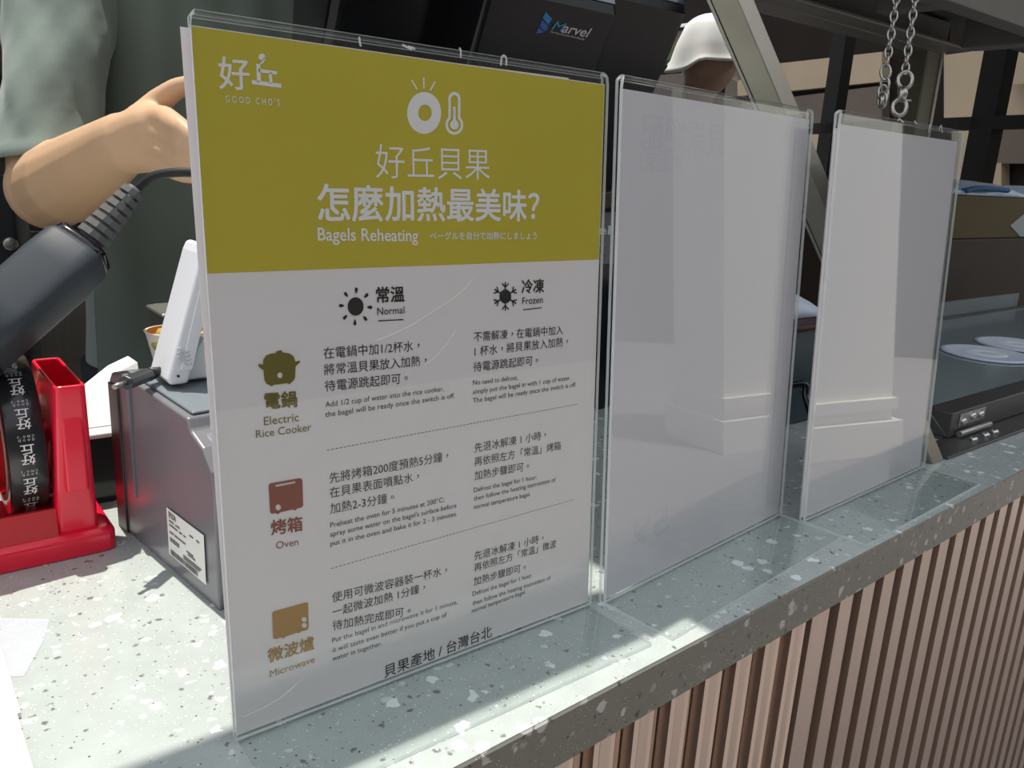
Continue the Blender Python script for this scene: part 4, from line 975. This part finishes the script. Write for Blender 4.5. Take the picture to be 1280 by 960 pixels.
# hand
def cap2(p, q_, ra, rb): capsule(BD, at(*p), at(*q_), ra, rb, 12)
cap2((158, 176, .78), (188, 160, .760), .026, .022); cap2((162, 190, .778), (196, 192, .762), .021, .017)
cap2((180, 152, .768), (207, 148, .742), .018, .0115); cap2((184, 166, .764), (209, 169, .742), .017, .011)
cap2((186, 180, .764), (207, 189, .745), .016, .0105); cap2((184, 194, .768), (201, 206, .752), .015, .0095)
def finger(pts_, rs):
    for (p, q_), (ra, rb) in zip(zip(pts_[:-1], pts_[1:]), zip(rs[:-1], rs[1:])): cap2(p, q_, ra, rb)
finger([(207, 148, .740), (226, 160, .716), (242, 174, .712), (260, 174, .725)], [.0112, .0094, .0084, .0072])
finger([(209, 169, .740), (231, 182, .716), (250, 190, .714), (268, 189, .73)], [.0108, .0092, .0084, .0074])
finger([(207, 189, .743), (231, 201, .722), (249, 206, .72), (266, 204, .735)], [.0102, .0088, .0080, .0070])
finger([(201, 206, .750), (225, 217, .733), (243, 221, .732), (258, 218, .742)], [.0092, .0078, .0070, .0062])
finger([(176, 150, .778), (198, 127, .776), (220, 111, .770), (244, 103, .764)], [.015, .0120, .0100, .0082])
# left arm, bent to the same phone
eL = Vector((CX+.23, CY-.10, shz-.27)); wL = at(330, 170, .88)
capsule(BD, sL, eL, .052, .043); capsule(BD, eL, eL.lerp(wL, .4), .043, .042); capsule(BD, eL.lerp(wL, .4), wL, .042, .027)
cap2((330, 170, .88), (306, 168, .83), .026, .022)
for k in range(4): cap2((306, 155+k*13, .83), (285, 158+k*13, .785), .011, .009); cap2((285, 158+k*13, .785), (272, 160+k*12, .775), .009, .008)
cap2((318, 155, .84), (292, 132, .80), .014, .011)
remeshed(BD, 'body', M_SKIN, ps, .0030, 5)
# hair
hr = MB(); rings = []
for i in range(9):
    t = i/8*math.pi*.56; rings.append([hc+Vector((0, .02, .035))+Vector((.083*math.sin(t)*math.cos(a), .102*math.sin(t)*math.sin(a)*(1 if math.sin(a) > 0 else .9), .103*math.cos(t)-(.055*max(0, math.sin(a)))*(i/8))) for a in [2*math.pi*j/28 for j in range(28)]])
hr.loft(rings, cap=False); hr.build('hair', pmat('black_hair', (.012, .01, .009), .5), ps, solid=.01, fixn=False)
for s_ in (-1, 1):
    e_ = MB(); ellipsoid(e_, hc+Vector((s_*.03, -.082, .012)), .013, .008, .007, 12, 8); e_.build('eye', pmat('eye_dark', (.05, .035, .03), .2), ps)
# T-shirt: trunk and sleeves
M_TS = pmat('green_cotton', (.205, .255, .225), .85, noise=.10, scale=60, bump=.25, sheen=.3)
ts = MB(); rings = []
for z_, a_, b_ in ((-.66, .185, .135), (-.52, .178, .13), (-.38, .168, .12), (-.22, .178, .122), (-.08, .19, .118), (.0, .185, .098), (.05, .11, .085), (.075, .075, .07)):
    rings.append([Vector((CX+a_*math.copysign(abs(math.cos(t))**.8, math.cos(t))*(1+.03*math.sin(5*t+z_*20)), CY+b_*math.sin(t)*(1+.03*math.sin(7*t+z_*15)), shz+z_)) for t in [2*math.pi*j/40 for j in range(40)]])
ts.loft(rings, cap=False); ts.build('tshirt_body', M_TS, ps, solid=.003, fixn=False, subsurf=1)
def sleeve(a, b_, name):
    d = b_-a; up = d.normalized(); s1 = up.orthogonal().normalized(); s2 = up.cross(s1); rings = []; n_ = 44
    for i in range(15):
        t = i/14; r_ = .060-.005*t
        ring = []
        for j in range(n_):
            an = 2*math.pi*j/n_
            fold = (.0028*math.sin(an*4+t*10)*min(1, t*2)+.0026*math.sin(an*2-t*15+1.3)+.0026*math.sin(an*7+t*23)+.0014*math.sin(an*11-t*31))*(.45 if t > .93 else 1)
            ring.append(a+d*t+(s1*math.cos(an)+s2*math.sin(an))*(r_+fold))
        rings.append(ring)
    # hem
    last = rings[-1]; c = a+d
    rings.append([c+(p-c)*1.03+up*.002 for p in last]); rings.append([c+(p-c)*1.035+up*.016 for p in last]); rings.append([c+(p-c)*.98+up*.017 for p in last])
    m = MB(); m.loft(rings, cap=False); return m.build(name, M_TS, ps, solid=.002, fixn=False, subsurf=1)
hem = sR.lerp(el, .90)
sleeve(sR+Vector((.03, .0, .045)), hem, 'sleeve'); sleeve(sL+Vector((-.03, 0, .045)), sL.lerp(eL, .74), 'sleeve')
# apron
M_AP = pmat('apron_cloth', (.13, .162, .135), .75, noise=.12, scale=12, bump=.1)
ap = MB(); rings = []
for i in range(16):
    z_ = .02-.95*i/15; wdt = .130+.055*min(1, i/4)+.035*max(0, (i-5)/10)
    ring = []
    for j in range(21):
        s_ = -1+2*j/20; ang_ = s_*wdt/.165
        fo_ = .007*math.sin(s_*9+i*.5)*min(1, i/4)+.004*math.sin(s_*17-i*.7)
        bb_ = .145+.02*max(0, (i-6)/9)
        ring.append(Vector((CX+.20*math.sin(ang_), CY-.012-(bb_+fo_)*math.cos(ang_*.92), shz+z_-.06)))
    rings.append(ring)
ap.loft(rings, cap=False, closed=False); ap.build('apron', M_AP, ps, solid=.0025, fixn=False, subsurf=1)
MB().tube([Vector((CX-.11, CY-.125, shz-.04)), Vector((CX-.085, CY-.10, shz+.035)), Vector((CX-.06, CY-.02, shz+.09)), Vector((CX, CY+.065, shz+.10)), Vector((CX+.06, CY-.02, shz+.09)), Vector((CX+.085, CY-.10, shz+.035)), Vector((CX+.11, CY-.125, shz-.04))], .007, 8, aspect=.4).build('apron_strap', M_AP, ps)
tr_ = MB()
for s_ in (-1, 1):
    tr_.loft([[Vector((CX+s_*xo+r_*math.cos(t), CY+r_*1.05*math.sin(t), z_)) for t in [2*math.pi*j/24 for j in range(24)]] for z_, xo, r_ in ((shz-.58, .085, .105), (FZ+.5, .10, .08), (FZ+.09, .10, .062))])
tr_.build('trousers', pmat('dark_trousers', (.02, .02, .025), .8), ps)
# phone in the hand
ph = thing('phone', at(255, 160, .745), 'dark phone held in the hand of the person in green', 'phone')
pa, pb_, pc, pd = at(234, 120, .752), at(300, 116, .752), at(304, 206, .742), at(238, 206, .742)
MB().prism([pa, pb_, pc, pd], (ray(260, 160)).normalized()*.009).build('phone_body', pmat('phone_dark', (.02, .02, .025), .2), ph, bevel=.002)

# repeats share a group
for o in COL.objects:
    if o.parent is None and o.get('label'):
        g_ = {'acrylic_sign_holder': 'acrylic sign stands along the counter', 'paper_sheet': 'blank paper sheets in the stands', 'reflection_disc': 'discs shaped as light reflections on the glass top',
              'hanging_chain': 'hanging steel chains', 'white_card': 'white cards at the left end'}.get(o.name.split('.')[0])
        if g_: o['group'] = g_
